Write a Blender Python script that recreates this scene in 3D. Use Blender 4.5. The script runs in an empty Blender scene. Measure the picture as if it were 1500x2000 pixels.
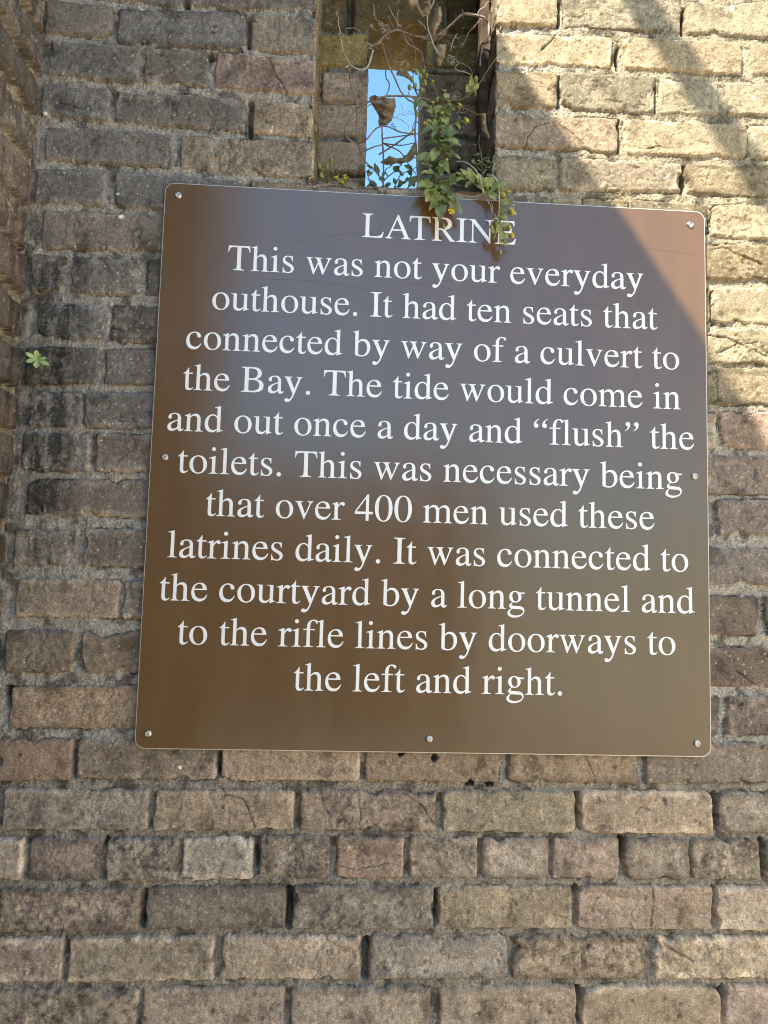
import bpy, math, random
import numpy as np
from mathutils import Vector, Matrix
from mathutils.geometry import tessellate_polygon

# ------------------------------------------------------------------ scene, camera, light
scene = bpy.context.scene
COL = scene.collection
ZO = 1.5                                   # height of the sign's centre above the ground
WY = 0.010                                 # mean plane of the brickwork; the sign's face is y = 0

F_PX = 1500.0                              # focal length for a 1500 x 2000 frame
R_CAM = np.array([[0.9979969851, -0.0573868932, 0.0266225867],
                  [0.0317166642, 0.0897675157, -0.9954576065],
                  [0.0547363759, 0.9943080698, 0.0914078309]])
C_CAM = np.array([-0.14861, -1.23296, -0.19137])

cam_d = bpy.data.cameras.new('camera')
cam = bpy.data.objects.new('camera', cam_d)
COL.objects.link(cam)
cam_d.sensor_width = 36.0
cam_d.lens = F_PX / 2000.0 * 36.0
cam_d.clip_start = 0.01
cam_d.clip_end = 3000
m = Matrix([list(R_CAM[0]), list(-R_CAM[1]), list(-R_CAM[2])]).transposed()
cam.matrix_world = Matrix.Translation((C_CAM[0], C_CAM[1], C_CAM[2] + ZO)) @ m.to_4x4()
scene.camera = cam

SUN_DIR = Vector((0.475, 0.527, -0.708)).normalized()     # the way the light travels
world = bpy.data.worlds.new('World')
scene.world = world
world.use_nodes = True
wn = world.node_tree
sky = wn.nodes.new('ShaderNodeTexSky')
sky.sky_type = 'NISHITA'
sky.sun_disc = False
sky.sun_elevation = math.asin(-SUN_DIR.z)
sky.sun_rotation = math.atan2(-SUN_DIR.x, -SUN_DIR.y)
sky.air_density = 1.0
sky.dust_density = 1.2
sky.ozone_density = 3.0
tint = wn.nodes.new('ShaderNodeMix')
tint.data_type = 'RGBA'
tint.blend_type = 'MULTIPLY'
tint.inputs['Factor'].default_value = 1.0
tint.inputs['B'].default_value = (0.76, 0.98, 1.0, 1)     # the camera's white balance
wn.links.new(sky.outputs[0], tint.inputs['A'])
wn.links.new(tint.outputs['Result'], wn.nodes['Background'].inputs[0])
wn.nodes['Background'].inputs[1].default_value = 0.11
sun_d = bpy.data.lights.new('sun', 'SUN')
sun_d.energy = 3.8
sun_d.angle = math.radians(0.53)
sun_d.color = (1.0, 0.91, 0.76)
sun = bpy.data.objects.new('sun', sun_d)
COL.objects.link(sun)
sun.rotation_euler = SUN_DIR.to_track_quat('-Z', 'Y').to_euler()
sun.location = (-3, -4, 7)
scene.view_settings.view_transform = 'Standard'
scene.view_settings.look = 'None'
scene.view_settings.exposure = 2.0
scene.view_settings.gamma = 1.0
scene.cycles.filter_width = 1.0
scene.cycles.use_denoising = True
scene.cycles.denoising_input_passes = 'RGB_ALBEDO_NORMAL'
scene.cycles.denoising_prefilter = 'ACCURATE'
scene.cycles.max_bounces = 8
scene.cycles.diffuse_bounces = 5

# ------------------------------------------------------------------ helpers
def unp(px, py, Y=WY):
    """where the sight line of a photo pixel meets the plane y = Y (u, z about the sign's centre)"""
    d = R_CAM.T @ np.array([(px - 750) / F_PX, (py - 1000) / F_PX, 1.0])
    t = (Y - C_CAM[1]) / d[1]
    q = C_CAM + d * t
    return float(q[0]), float(q[2])

def P3(px, py, Y):
    u, z = unp(px, py, Y)
    return np.array([u, Y, z + ZO])

def link_mesh(name, verts, faces, mat, parent=None, smooth=True, mats=None, midx=None):
    me = bpy.data.meshes.new(name)
    if isinstance(verts, np.ndarray) and isinstance(faces, np.ndarray):
        nv, nf, k = len(verts), len(faces), faces.shape[1]
        me.vertices.add(nv)
        me.vertices.foreach_set('co', verts.astype(np.float32).ravel())
        me.loops.add(nf * k)
        me.loops.foreach_set('vertex_index', faces.astype(np.int32).ravel())
        me.polygons.add(nf)
        me.polygons.foreach_set('loop_start', (np.arange(nf) * k).astype(np.int32))
        me.update(calc_edges=True)
    else:
        me.from_pydata([tuple(map(float, v)) for v in verts], [], [tuple(map(int, f)) for f in faces])
        me.update()
    for q in (mats or [mat]):
        me.materials.append(q)
    if midx is not None:
        me.polygons.foreach_set('material_index', np.array(midx, np.int32))
    if smooth:
        me.polygons.foreach_set('use_smooth', np.ones(len(me.polygons), bool))
    o = bpy.data.objects.new(name, me)
    COL.objects.link(o)
    if parent:
        o.parent = parent
        o.matrix_parent_inverse = Matrix.Translation(-parent.location)
    return o

def thing(name, label, cat, loc=(0, 0, 0), group=None):
    o = bpy.data.objects.new(name, None)
    o.empty_display_size = 0.05
    o.location = loc
    COL.objects.link(o)
    o['label'] = label
    o['category'] = cat
    if group:
        o['group'] = group
    return o

def tag(o, label, cat, group=None):
    o['label'] = label
    o['category'] = cat
    if group:
        o['group'] = group
    return o

def sstep(a, b, x):
    t = np.clip((x - a) / (b - a), 0, 1)
    return t * t * (3 - 2 * t)

# ---- numpy noise
_rs = np.random.RandomState(7)
_perm = _rs.permutation(4096).astype(np.int64)
_ga = _rs.rand(4096) * 2 * np.pi
_gx, _gz = np.cos(_ga).astype(np.float32), np.sin(_ga).astype(np.float32)
_rnd = _rs.rand(4096).astype(np.float32)

def _h(ix, iy, seed):
    return _perm[(_perm[(ix + seed * 131) & 4095] + iy * 7 + seed * 17) & 4095]

def gn(x, y, seed=0):
    x0 = np.floor(x).astype(np.int64)
    y0 = np.floor(y).astype(np.int64)
    fx = (x - x0).astype(np.float32)
    fy = (y - y0).astype(np.float32)
    u = fx * fx * fx * (fx * (fx * 6 - 15) + 10)
    v = fy * fy * fy * (fy * (fy * 6 - 15) + 10)
    def g(i, j):
        h = _h(x0 + i, y0 + j, seed)
        return _gx[h] * (fx - i) + _gz[h] * (fy - j)
    a = g(0, 0) * (1 - u) + g(1, 0) * u
    b = g(0, 1) * (1 - u) + g(1, 1) * u
    return (a * (1 - v) + b * v) * 1.5

def fbm(x, y, seed=0, octv=4, gain=0.5):
    s, a, t = 0, 1.0, 0
    for i in range(octv):
        s = s + a * gn(x * 2 ** i, y * 2 ** i, seed + i * 3)
        t += a
        a *= gain
    return s / t

def worley(x, y, seed=0):
    x0 = np.floor(x).astype(np.int64)
    y0 = np.floor(y).astype(np.int64)
    best = np.full(x.shape, 9.0, np.float32)
    bid = np.zeros(x.shape, np.float32)
    for i in (-1, 0, 1):
        for j in (-1, 0, 1):
            h = _h(x0 + i, y0 + j, seed)
            px = x0 + i + _rnd[h]
            py = y0 + j + _rnd[(h * 3 + 11) & 4095]
            d = ((px - x) ** 2 + (py - y) ** 2).astype(np.float32)
            k = d < best
            best = np.where(k, d, best)
            bid = np.where(k, _rnd[(h * 5 + 3) & 4095], bid)
    return np.sqrt(best), bid

# ------------------------------------------------------------------ materials
def new_mat(name):
    mt = bpy.data.materials.new(name)
    mt.use_nodes = True
    nt = mt.node_tree
    b = nt.nodes['Principled BSDF']
    return mt, nt, b

def nd(nt, t, **kw):
    n = nt.nodes.new(t)
    for k, v in kw.items():
        setattr(n, k, v)
    return n

def mat_masonry():
    mt, nt, b = new_mat('weathered_brick')
    at = nd(nt, 'ShaderNodeAttribute', attribute_name='Col')
    geo = nd(nt, 'ShaderNodeNewGeometry')
    n1 = nd(nt, 'ShaderNodeTexNoise')
    n1.inputs['Scale'].default_value = 420
    n1.inputs['Detail'].default_value = 4
    n1.inputs['Roughness'].default_value = 0.65
    nt.links.new(geo.outputs['Position'], n1.inputs['Vector'])
    n2 = nd(nt, 'ShaderNodeTexNoise')
    n2.inputs['Scale'].default_value = 130
    n2.inputs['Detail'].default_value = 3
    nt.links.new(geo.outputs['Position'], n2.inputs['Vector'])
    r1 = nd(nt, 'ShaderNodeMapRange')
    r1.inputs['From Min'].default_value = 0.3
    r1.inputs['From Max'].default_value = 0.7
    r1.inputs['To Min'].default_value = 0.50
    r1.inputs['To Max'].default_value = 1.50
    nt.links.new(n1.outputs['Fac'], r1.inputs['Value'])
    r2 = nd(nt, 'ShaderNodeMapRange')
    r2.inputs['From Min'].default_value = 0.3
    r2.inputs['From Max'].default_value = 0.7
    r2.inputs['To Min'].default_value = 0.85
    r2.inputs['To Max'].default_value = 1.15
    nt.links.new(n2.outputs['Fac'], r2.inputs['Value'])
    mu = nd(nt, 'ShaderNodeMath', operation='MULTIPLY')
    nt.links.new(r1.outputs[0], mu.inputs[0])
    nt.links.new(r2.outputs[0], mu.inputs[1])
    vm = nd(nt, 'ShaderNodeVectorMath', operation='SCALE')
    nt.links.new(at.outputs['Color'], vm.inputs[0])
    nt.links.new(mu.outputs[0], vm.inputs['Scale'])
    nt.links.new(vm.outputs[0], b.inputs['Base Color'])
    b.inputs['Roughness'].default_value = 0.92
    b.inputs['Specular IOR Level'].default_value = 0.15
    n3 = nd(nt, 'ShaderNodeTexNoise')
    n3.inputs['Scale'].default_value = 650
    n3.inputs['Detail'].default_value = 3
    nt.links.new(geo.outputs['Position'], n3.inputs['Vector'])
    bp = nd(nt, 'ShaderNodeBump')
    bp.inputs['Strength'].default_value = 0.55
    bp.inputs['Distance'].default_value = 0.0020
    nt.links.new(n3.outputs['Fac'], bp.inputs['Height'])
    nt.links.new(bp.outputs[0], b.inputs['Normal'])
    return mt

M_WALL = mat_masonry()

def mat_simple(name, c, rough=0.7, var=0.25, scale=120.0, spec=0.3, metal=0.0, c2=None, bump=0.0, trans=0.0):
    mt, nt, b = new_mat(name)
    tc = nd(nt, 'ShaderNodeNewGeometry')
    n = nd(nt, 'ShaderNodeTexNoise')
    n.inputs['Scale'].default_value = scale
    n.inputs['Detail'].default_value = 3
    nt.links.new(tc.outputs['Position'], n.inputs['Vector'])
    r = nd(nt, 'ShaderNodeValToRGB')
    e = r.color_ramp.elements
    c2 = c2 or tuple(min(1, x * (1 + var)) for x in c)
    e[0].position, e[1].position = 0.32, 0.68
    e[0].color = (*[x * (1 - var) for x in c], 1)
    e[1].color = (*c2, 1)
    nt.links.new(n.outputs['Fac'], r.inputs['Fac'])
    nt.links.new(r.outputs[0], b.inputs['Base Color'])
    b.inputs['Roughness'].default_value = rough
    b.inputs['Specular IOR Level'].default_value = spec
    b.inputs['Metallic'].default_value = metal
    if bump:
        bp = nd(nt, 'ShaderNodeBump')
        bp.inputs['Strength'].default_value = 0.5
        bp.inputs['Distance'].default_value = bump
        nt.links.new(n.outputs['Fac'], bp.inputs['Height'])
        nt.links.new(bp.outputs[0], b.inputs['Normal'])
    if trans:
        out = nt.nodes['Material Output']
        tr = nd(nt, 'ShaderNodeBsdfTranslucent')
        nt.links.new(r.outputs[0], tr.inputs['Color'])
        mx = nd(nt, 'ShaderNodeMixShader')
        mx.inputs['Fac'].default_value = trans
        nt.links.new(b.outputs[0], mx.inputs[1])
        nt.links.new(tr.outputs[0], mx.inputs[2])
        nt.links.new(mx.outputs[0], out.inputs['Surface'])
    return mt

M_STEM = mat_simple('vine_bark', (0.25, 0.172, 0.130), 0.75, 0.4, 90)
M_DRYST = mat_simple('pale_dry_stem', (0.42, 0.36, 0.29), 0.8, 0.3, 90)
M_DEAD = mat_simple('dead_leaf', (0.30, 0.215, 0.13), 0.7, 0.4, 70, c2=(0.42, 0.32, 0.20), trans=0.35)
M_TWIG = mat_simple('green_stem', (0.13, 0.135, 0.055), 0.6, 0.35, 100)
M_LEAF = mat_simple('green_leaf', (0.155, 0.195, 0.07), 0.5, 0.35, 60, spec=0.4, c2=(0.31, 0.35, 0.15), trans=0.3)
M_LEAFY = mat_simple('yellow_green_leaf', (0.26, 0.30, 0.085), 0.5, 0.35, 60, c2=(0.44, 0.46, 0.17), trans=0.3)
M_SEED = mat_simple('seedling_leaf', (0.48, 0.62, 0.24), 0.5, 0.15, 90, trans=0.2)
M_PETAL = mat_simple('yellow_petal', (0.62, 0.48, 0.05), 0.6, 0.25, 300, trans=0.15)
M_DISC = mat_simple('flower_disc', (0.46, 0.33, 0.035), 0.7, 0.35, 500)
M_CUP = mat_simple('flower_cup', (0.19, 0.22, 0.06), 0.6, 0.3, 200)
M_STEEL = mat_simple('screw_steel', (0.55, 0.53, 0.50), 0.32, 0.2, 300, spec=0.5, metal=1.0)
M_RUST = mat_simple('rusted_steel', (0.30, 0.22, 0.18), 0.6, 0.4, 400, metal=0.6)
M_EDGE = mat_simple('panel_edge_metal', (0.62, 0.58, 0.52), 0.4, 0.1, 80, metal=0.5)
M_GRASS = mat_simple('dry_grass', (0.40, 0.34, 0.20), 0.8, 0.2, 80)
M_WOOD = mat_simple('old_timber', (0.06, 0.038, 0.026), 0.85, 0.5, 40, bump=0.002)
M_RAIL = mat_simple('painted_rail', (0.25, 0.23, 0.20), 0.6, 0.2, 20)
M_GROUND = mat_simple('sandy_ground', (0.52, 0.42, 0.29), 0.95, 0.3, 6, bump=0.01)

# ------------------------------------------------------------------ brick layout read off the photograph
# course: (top edge points, bottom edge points, list of (x left, x right)) in photo pixels
LEFT = [
 ([(85, -85), (611, -60)], [(180, -8), (357, 10), (372, 10), (611, 21)], [(88, 176), (183, 357), (371, 612)]),
 ([(87, -3), (228, 12), (479, 20), (611, 34)], [(87, 62), (217, 73), (228, 79), (479, 94), (611, 104)], [(87, 217), (228, 479), (490, 612)]),
 ([(96, 79), (273, 91), (408, 98), (609, 117)], [(96, 144), (273, 160), (408, 167), (609, 184)], [(96, 273), (280, 408), (420, 612)]),
 ([(80, 163), (213, 172), (479, 188), (604, 203)], [(80, 225), (213, 235), (479, 256), (604, 268)], [(80, 213), (224, 479), (493, 611)]),
 ([(88, 244), (340, 262), (601, 276)], [(88, 308), (340, 326), (601, 347)], [(88, 340), (351, 611)]),
 ([(67, 327), (223, 334), (476, 352), (615, 360), (745, 368), (955, 379)], [(67, 396), (223, 401), (476, 418), (955, 440)], [(67, 207), (223, 476), (488, 609), (615, 741), (752, 957)]),
 ([(80, 407), (330, 420)], [(80, 484), (330, 489)], [(80, 335)]),
 ([(58, 496), (330, 508)], [(58, 566), (330, 578)], [(58, 124), (139, 269), (285, 400)]),
 ([(72, 591), (330, 598)], [(72, 655), (213, 666), (330, 668)], [(72, 213), (216, 400)]),
 ([(50, 677), (330, 681)], [(50, 749), (330, 752)], [(50, 192), (204, 400)]),
 ([(55, 764), (330, 766)], [(55, 832), (330, 838)], [(55, 162), (164, 400)]),
 ([(42, 845), (320, 847)], [(42, 918), (320, 923)], [(42, 175), (186, 400)]),
 ([(50, 936), (310, 938)], [(50, 1005), (310, 1013)], [(50, 400)]),
 ([(25, 1032), (310, 1033)], [(25, 1103), (310, 1109)], [(25, 151), (162, 400)]),
 ([(29, 1129), (231, 1133), (300, 1137)], [(29, 1203), (231, 1207), (300, 1215)], [(29, 231), (238, 400)]),
 ([(8, 1233), (300, 1234)], [(8, 1313), (300, 1315)], [(8, 143), (158, 400)]),
 ([(18, 1342), (300, 1340)], [(18, 1424), (300, 1423)], [(18, 400)]),
]
BELOW = [
 ([(-5, 1446), (422, 1443), (1262, 1453), (1560, 1453)], [(-5, 1528), (149, 1523), (703, 1526), (1245, 1531), (1560, 1528)],
  [(-10, 139), (149, 422), (433, 703), (715, 975), (992, 1245), (1262, 1560)]),
 ([(3, 1543), (586, 1546), (1395, 1547), (1560, 1548)], [(3, 1622), (586, 1623), (1395, 1630), (1560, 1631)],
  [(3, 288), (300, 573), (586, 851), (865, 1126), (1134, 1394), (1402, 1560)]),
 ([(-10, 1640), (346, 1640), (508, 1633), (1080, 1639), (1352, 1640), (1560, 1641)], [(-10, 1721), (346, 1722), (508, 1717), (1211, 1717), (1560, 1722)],
  [(-10, 43), (55, 195), (207, 346), (355, 493), (508, 643), (658, 788), (800, 933), (942, 1073), (1080, 1211), (1220, 1348), (1353, 1486), (1495, 1560)]),
 ([(-3, 1738), (573, 1733), (1393, 1733), (1560, 1736)], [(-3, 1822), (558, 1816), (1118, 1815), (1560, 1819)],
  [(-3, 270), (283, 558), (573, 847), (857, 1118), (1130, 1393), (1401, 1560)]),
 ([(-10, 1836), (430, 1830), (1263, 1831), (1560, 1833)], [(-10, 1922), (430, 1916), (1263, 1913), (1560, 1911)],
  [(-10, 120), (133, 417), (430, 702), (722, 992), (1002, 1263), (1280, 1560)]),
 ([(-10, 1938), (555, 1930), (1410, 1927), (1560, 1930)], [(-10, 2026), (1560, 2014)],
  [(-10, 267), (275, 555), (567, 840), (857, 1127), (1138, 1410), (1418, 1560)]),
]
RIGHT = [
 ([(970, -32), (1332, -20), (1340, 0), (1560, 4)], [(970, 46), (1090, 50), (1332, 62), (1560, 74)], [(968, 1090), (1102, 1332), (1341, 1560)]),
 ([(970, 62), (1196, 71), (1449, 84), (1560, 86)], [(970, 121), (1196, 131), (1449, 146), (1560, 148)], [(968, 1196), (1218, 1449), (1468, 1560)]),
 ([(970, 136), (1280, 149), (1405, 160), (1560, 163)], [(970, 206), (1280, 220), (1405, 221), (1560, 227)], [(968, 1090), (1098, 1280), (1290, 1405), (1420, 1560)]),
 ([(970, 218), (1208, 230), (1461, 243), (1560, 246)], [(970, 285), (1208, 298), (1461, 307), (1560, 310)], [(968, 1208), (1222, 1461), (1464, 1560)]),
 ([(970, 301), (1332, 318), (1560, 326)], [(970, 370), (1332, 374), (1560, 391)], [(968, 1088), (1095, 1332), (1343, 1560)]),
 ([(960, 380), (1227, 389), (1377, 398), (1560, 398)], [(960, 440), (1377, 462), (1560, 468)], [(962, 1075), (1079, 1136), (1139, 1227), (1232, 1383), (1393, 1560)]),
 ([(1330, 474), (1560, 480)], [(1330, 542), (1560, 548)], [(1260, 1560)]),
 ([(1330, 561), (1560, 560)], [(1330, 626), (1560, 634)], [(1260, 1389), (1392, 1560)]),
 ([(1330, 640), (1560, 643)], [(1330, 708), (1560, 710)], [(1260, 1560)]),
 ([(1330, 716), (1560, 720)], [(1330, 788), (1560, 793)], [(1260, 1560)]),
 ([(1330, 804), (1560, 803)], [(1330, 875), (1560, 875)], [(1260, 1401), (1408, 1560)]),
 ([(1330, 888), (1560, 889)], [(1330, 962), (1560, 966)], [(1260, 1560)]),
 ([(1330, 975), (1560, 976)], [(1330, 1042), (1560, 1046)], [(1260, 1386), (1401, 1560)]),
 ([(1330, 1069), (1560, 1071)], [(1330, 1139), (1560, 1143)], [(1260, 1560)]),
 ([(1330, 1164), (1560, 1166)], [(1330, 1239), (1560, 1243)], [(1260, 1485), (1494, 1560)]),
 ([(1330, 1264), (1560, 1265)], [(1330, 1341), (1560, 1344)], [(1260, 1560)]),
 ([(1330, 1360), (1560, 1360)], [(1330, 1440), (1560, 1436)], [(1260, 1409), (1422, 1560)]),
]
# colour overrides, by photo pixel: (x, y, linear colour)
TINT = [(510, 140, (.20, .135, .115)), (70, 1490, (.27, .185, .15)), (125, 1680, (.26, .185, .155)), (720, 1675, (.25, .18, .145)),
        (1145, 1680, (.27, .19, .16)), (1260, 1775, (.34, .25, .18)), (1450, 840, (.28, .19, .155)), (130, 1780, (.25, .185, .15)),
        (60, 1880, (.28, .20, .155)), (700, 1580, (.28, .20, .14)), (1450, 1970, (.27, .19, .165)), (1290, 1585, (.34, .26, .18)),
        (1000, 1590, (.30, .25, .165)), (700, 1780, (.20, .175, .145)), (275, 1870, (.20, .175, .13)), (570, 1675, (.20, .17, .14)),
        (1210, 345, (.16, .14, .125)), (1090, 255, (.22, .165, .135)), (545, 230, (.27, .22, .15)), (550, 310, (.25, .205, .15)),
        (545, 65, (.235, .205, .155)), (150, 110, (.14, .13, .11)), (215, 290, (.135, .12, .105)), (1450, 1005, (.215, .17, .145)),
        (1350, 1880, (.31, .27, .2)), (1275, 1960, (.33, .28, .205)), (990, 1775, (.30, .26, .18)), (1330, 110, (.36, .28, .18))]
CRACKS = [  # photo pixel polylines and half width (m)
 ([(524, 107), (532, 133), (545, 157), (559, 179)], .0011), ([(415, 267), (420, 304)], .0009), ([(463, 270), (470, 293), (449, 310), (441, 333)], .0009),
 ([(1074, 240), (1048, 244), (1032, 266), (1026, 288)], .0010), ([(1090, 240), (1120, 260), (1140, 282)], .0010), ([(1086, 70), (1070, 84), (1057, 98)], .0020),
 ([(1390, 487), (1410, 482), (1450, 500), (1487, 516)], .0016), ([(1397, 722), (1404, 787)], .0010), ([(1382, 655), (1425, 662), (1500, 695)], .0018),
 ([(1400, 690), (1440, 672), (1480, 668)], .0015), ([(700, 1560), (703, 1590), (702, 1623)], .0008), ([(787, 1550), (820, 1570), (850, 1612)], .0012),
 ([(1275, 1737), (1276, 1770), (1272, 1810)], .0013), ([(430, 1537), (440, 1553), (473, 1560), (485, 1580), (497, 1613)], .0012), ([(115, 200), (155, 212)], .0016),
 ([(186, 499), (200, 508), (211, 521)], .0013), ([(210, 636), (241, 645)], .0025), ([(162, 766), (163, 800), (175, 832)], .0010),
 ([(1303, 1850), (1325, 1862), (1353, 1877)], .0018), ([(1144, 1480), (1158, 1510), (1166, 1532)], .0009), 
 ([(1260, 290), (1285, 285), (1305, 288)], .0014),
 ([(1280, 276), (1290, 286)], .0014), 
 ([(1240, 1590), (1250, 1575), (1275, 1585)], .0010), ([(670, 1900), (690, 1880)], .0006), ([(1083, 60), (1085, 120)], .0004), 
 ([(650, 1690), (700, 1700), (760, 1685)], .0008), ([(1100, 1870), (1140, 1855), (1150, 1848)], .0012), ([(1135, 1893), (1137, 1860)], .0007), ([(1440, 1310), (1465, 1330), (1480, 1338)], .0016)]
GAPS = [  # open joints: photo polylines, half width
 ([(485, 30), (485, 90)], .0026), ([(488, 195), (487, 262)], .0034), ([(410, 98), (409, 112), (425, 99), (470, 97)], .0030), ([(16, 1345), (15, 1378)], .0045), ([(126, 1838), (124, 1868)], .0025),
 ([(1130, 1553), (1131, 1615)], .0040), ([(1398, 1550), (1402, 1595)], .0030), ([(1214, 1637), (1217, 1668)], .0035), ([(1489, 1643), (1493, 1710)], .0032), ([(1126, 1733), (1125, 1750)], .0030),
 ([(1092, 148), (1091, 208)], .0024), ([(1208, 90), (1207, 132)], .0032), ([(1337, 324), (1335, 372)], .0034), ([(1336, 12), (1335, 62)], .0030), ([(1462, 247), (1459, 305)], .0026), ([(1282, 168), (1281, 218)], .0018),
 ([(1093, 0), (1091, 50)], .0022), ([(565, 1738), (563, 1815)], .0042), ([(714, 1840), (712, 1915)], .0045), ([(1211, 230), (1210, 296)], .0018), ([(205, 1640), (203, 1655)], .003), ([(499, 1660), (502, 1700)], .002),
 ([(280, 1740), (277, 1815)], .0022), ([(1384, 430), (1386, 452)], .003), ([(1391, 570), (1396, 630)], .0034), ([(1132, 1932), (1134, 2000)], .003), ([(1413, 1930), (1414, 2000)], .003), ([(1397, 1738), (1396, 1800)], .003), ([(360, -5), (364, 12)], .004), ([(853, 1742), (852, 1800)], .0018), ([(143, 1470), (142, 1520)], .0022), ([(427, 1475), (428, 1510)], .0026)]
HOLES = [((849, 1479), .006), ((785, 1472), .005), ((918, 1532), .006), ((960, 1533), .007), ((204, 1643), .0025), ((415, 63), .0025), ((80, 995), .004)]
SPECKS = [((1432, 13), .0055), ((1322, 76), .0045), ((90, 222), .0035), ((231, 380), .0032), ((353, 1501), .0024), ((1305, 347), .003), ((236, 424), .004)]

def interp(pts, x):
    return float(np.interp(x, [p[0] for p in pts], [p[1] for p in pts]))

def photo_bricks(courses, Y):
    out = []
    for top, bot, spans in courses:
        for xl, xr in spans:
            ym = 0.5 * (interp(top, 0.5 * (xl + xr)) + interp(bot, 0.5 * (xl + xr)))
            ul = unp(xl, ym, Y)[0]
            ur = unp(xr, ym, Y)[0]
            out.append([ul, ur, unp(xl, interp(top, xl), Y)[1], unp(xr, interp(top, xr), Y)[1],
                        unp(xl, interp(bot, xl), Y)[1], unp(xr, interp(bot, xr), Y)[1]])
    return out

# brick: ul, ur, z top left, z top right, z bottom left, z bottom right
BR_L, BR_B, BR_R = (photo_bricks(c, WY) for c in (LEFT, BELOW, RIGHT))
U_L, U_R = -0.2165, 0.0925                 # recess sides on the wall plane
Z_S, Z_T = 0.476, 1.04                     # recess sill and head
DEP, DEP2 = 0.18, 0.33                     # recess depth, back of the slit
SL0, SL1 = -0.1243, -0.0105                # slit
Z_SLT = 0.918                              # slit head
for b in BR_L:
    if abs(b[1] - U_L) < 0.012 and b[2] > Z_S:
        b[1] = U_L
for b in BR_R:
    if abs(b[0] - U_R) < 0.012 and b[2] > Z_S:
        b[0] = U_R
rng = random.Random(11)

def fill_course(x0, x1, z0, z1, header=False, L=0.214, jt=0.011):
    out, x = [], x0 - rng.random() * 0.2
    while x < x1:
        w = 0.102 if header else L * rng.choice([1, 1, 1, 0.5, 1.03])
        a, b = max(x, x0), min(x + w, x1)
        if b - a > 0.02:
            j = [rng.uniform(-.002, .002) for _ in range(4)]
            out.append([a, b, z1 + j[0], z1 + j[1], z0 + j[2], z0 + j[3]])
        x += w + jt
    return out

BR_EXTRA = []
for ci, (top, bot, sp) in enumerate(RIGHT + BELOW):           # on to the right, beyond the frame
    z1, z0 = unp(1560, interp(top, 1560))[1], unp(1560, interp(bot, 1560))[1]
    xr = unp(1560, 0.5 * (interp(top, 1560) + interp(bot, 1560)))[0]
    BR_EXTRA += fill_course(xr + 0.010, 2.25, z0, z1)
zz = unp(750, 2020)[1] - 0.011
while zz > -1.5:
    BR_EXTRA += fill_course(-0.66, 2.25, zz - 0.065, zz)
    zz -= 0.0765
zz = unp(700, -72)[1] + 0.010
while zz < 1.88:
    if zz < Z_T:
        BR_EXTRA += fill_course(-0.655, U_L, zz, zz + 0.065)
        BR_EXTRA += fill_course(U_R, 2.25, zz, zz + 0.065)
    else:
        BR_EXTRA += fill_course(-0.655, 2.25, zz, zz + 0.065)
    zz += 0.0765

# ------------------------------------------------------------------ brick relief
def base_colour(u, z, r):
    """unlit brick colour by place: dark grey at the upper left, tan low down, buff at the upper right"""
    grey = np.array([.170, .150, .131])
    tan = np.array([.275, .215, .160])
    buff = np.array([.245, .200, .132])
    drab = np.array([.180, .145, .121])
    low = np.array([.340, .280, .220])
    wl = float(sstep(-0.18, -0.42, np.float64(u)) * sstep(-0.45, 0.15, np.float64(z)))
    wr = float(sstep(0.02, 0.2, np.float64(u)) * sstep(0.0, 0.15, np.float64(z)))
    wd = float(sstep(0.2, 0.45, np.float64(u)) * sstep(-0.50, -0.42, np.float64(z)) * (1 - sstep(0.0, 0.12, np.float64(z))))
    wb = float(sstep(-0.45, -0.6, np.float64(z)))
    c = tan * (1 - wb) + low * wb
    c = c * (1 - wl) + grey * wl
    c = c * (1 - wr) + buff * wr
    c = c * (1 - wd) + drab * wd
    k = 1 + r.uniform(-.28, .22)
    w = r.uniform(-.05, .07)
    return c * k * np.array([1 + w, 1, 1 - w * 1.2])

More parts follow.
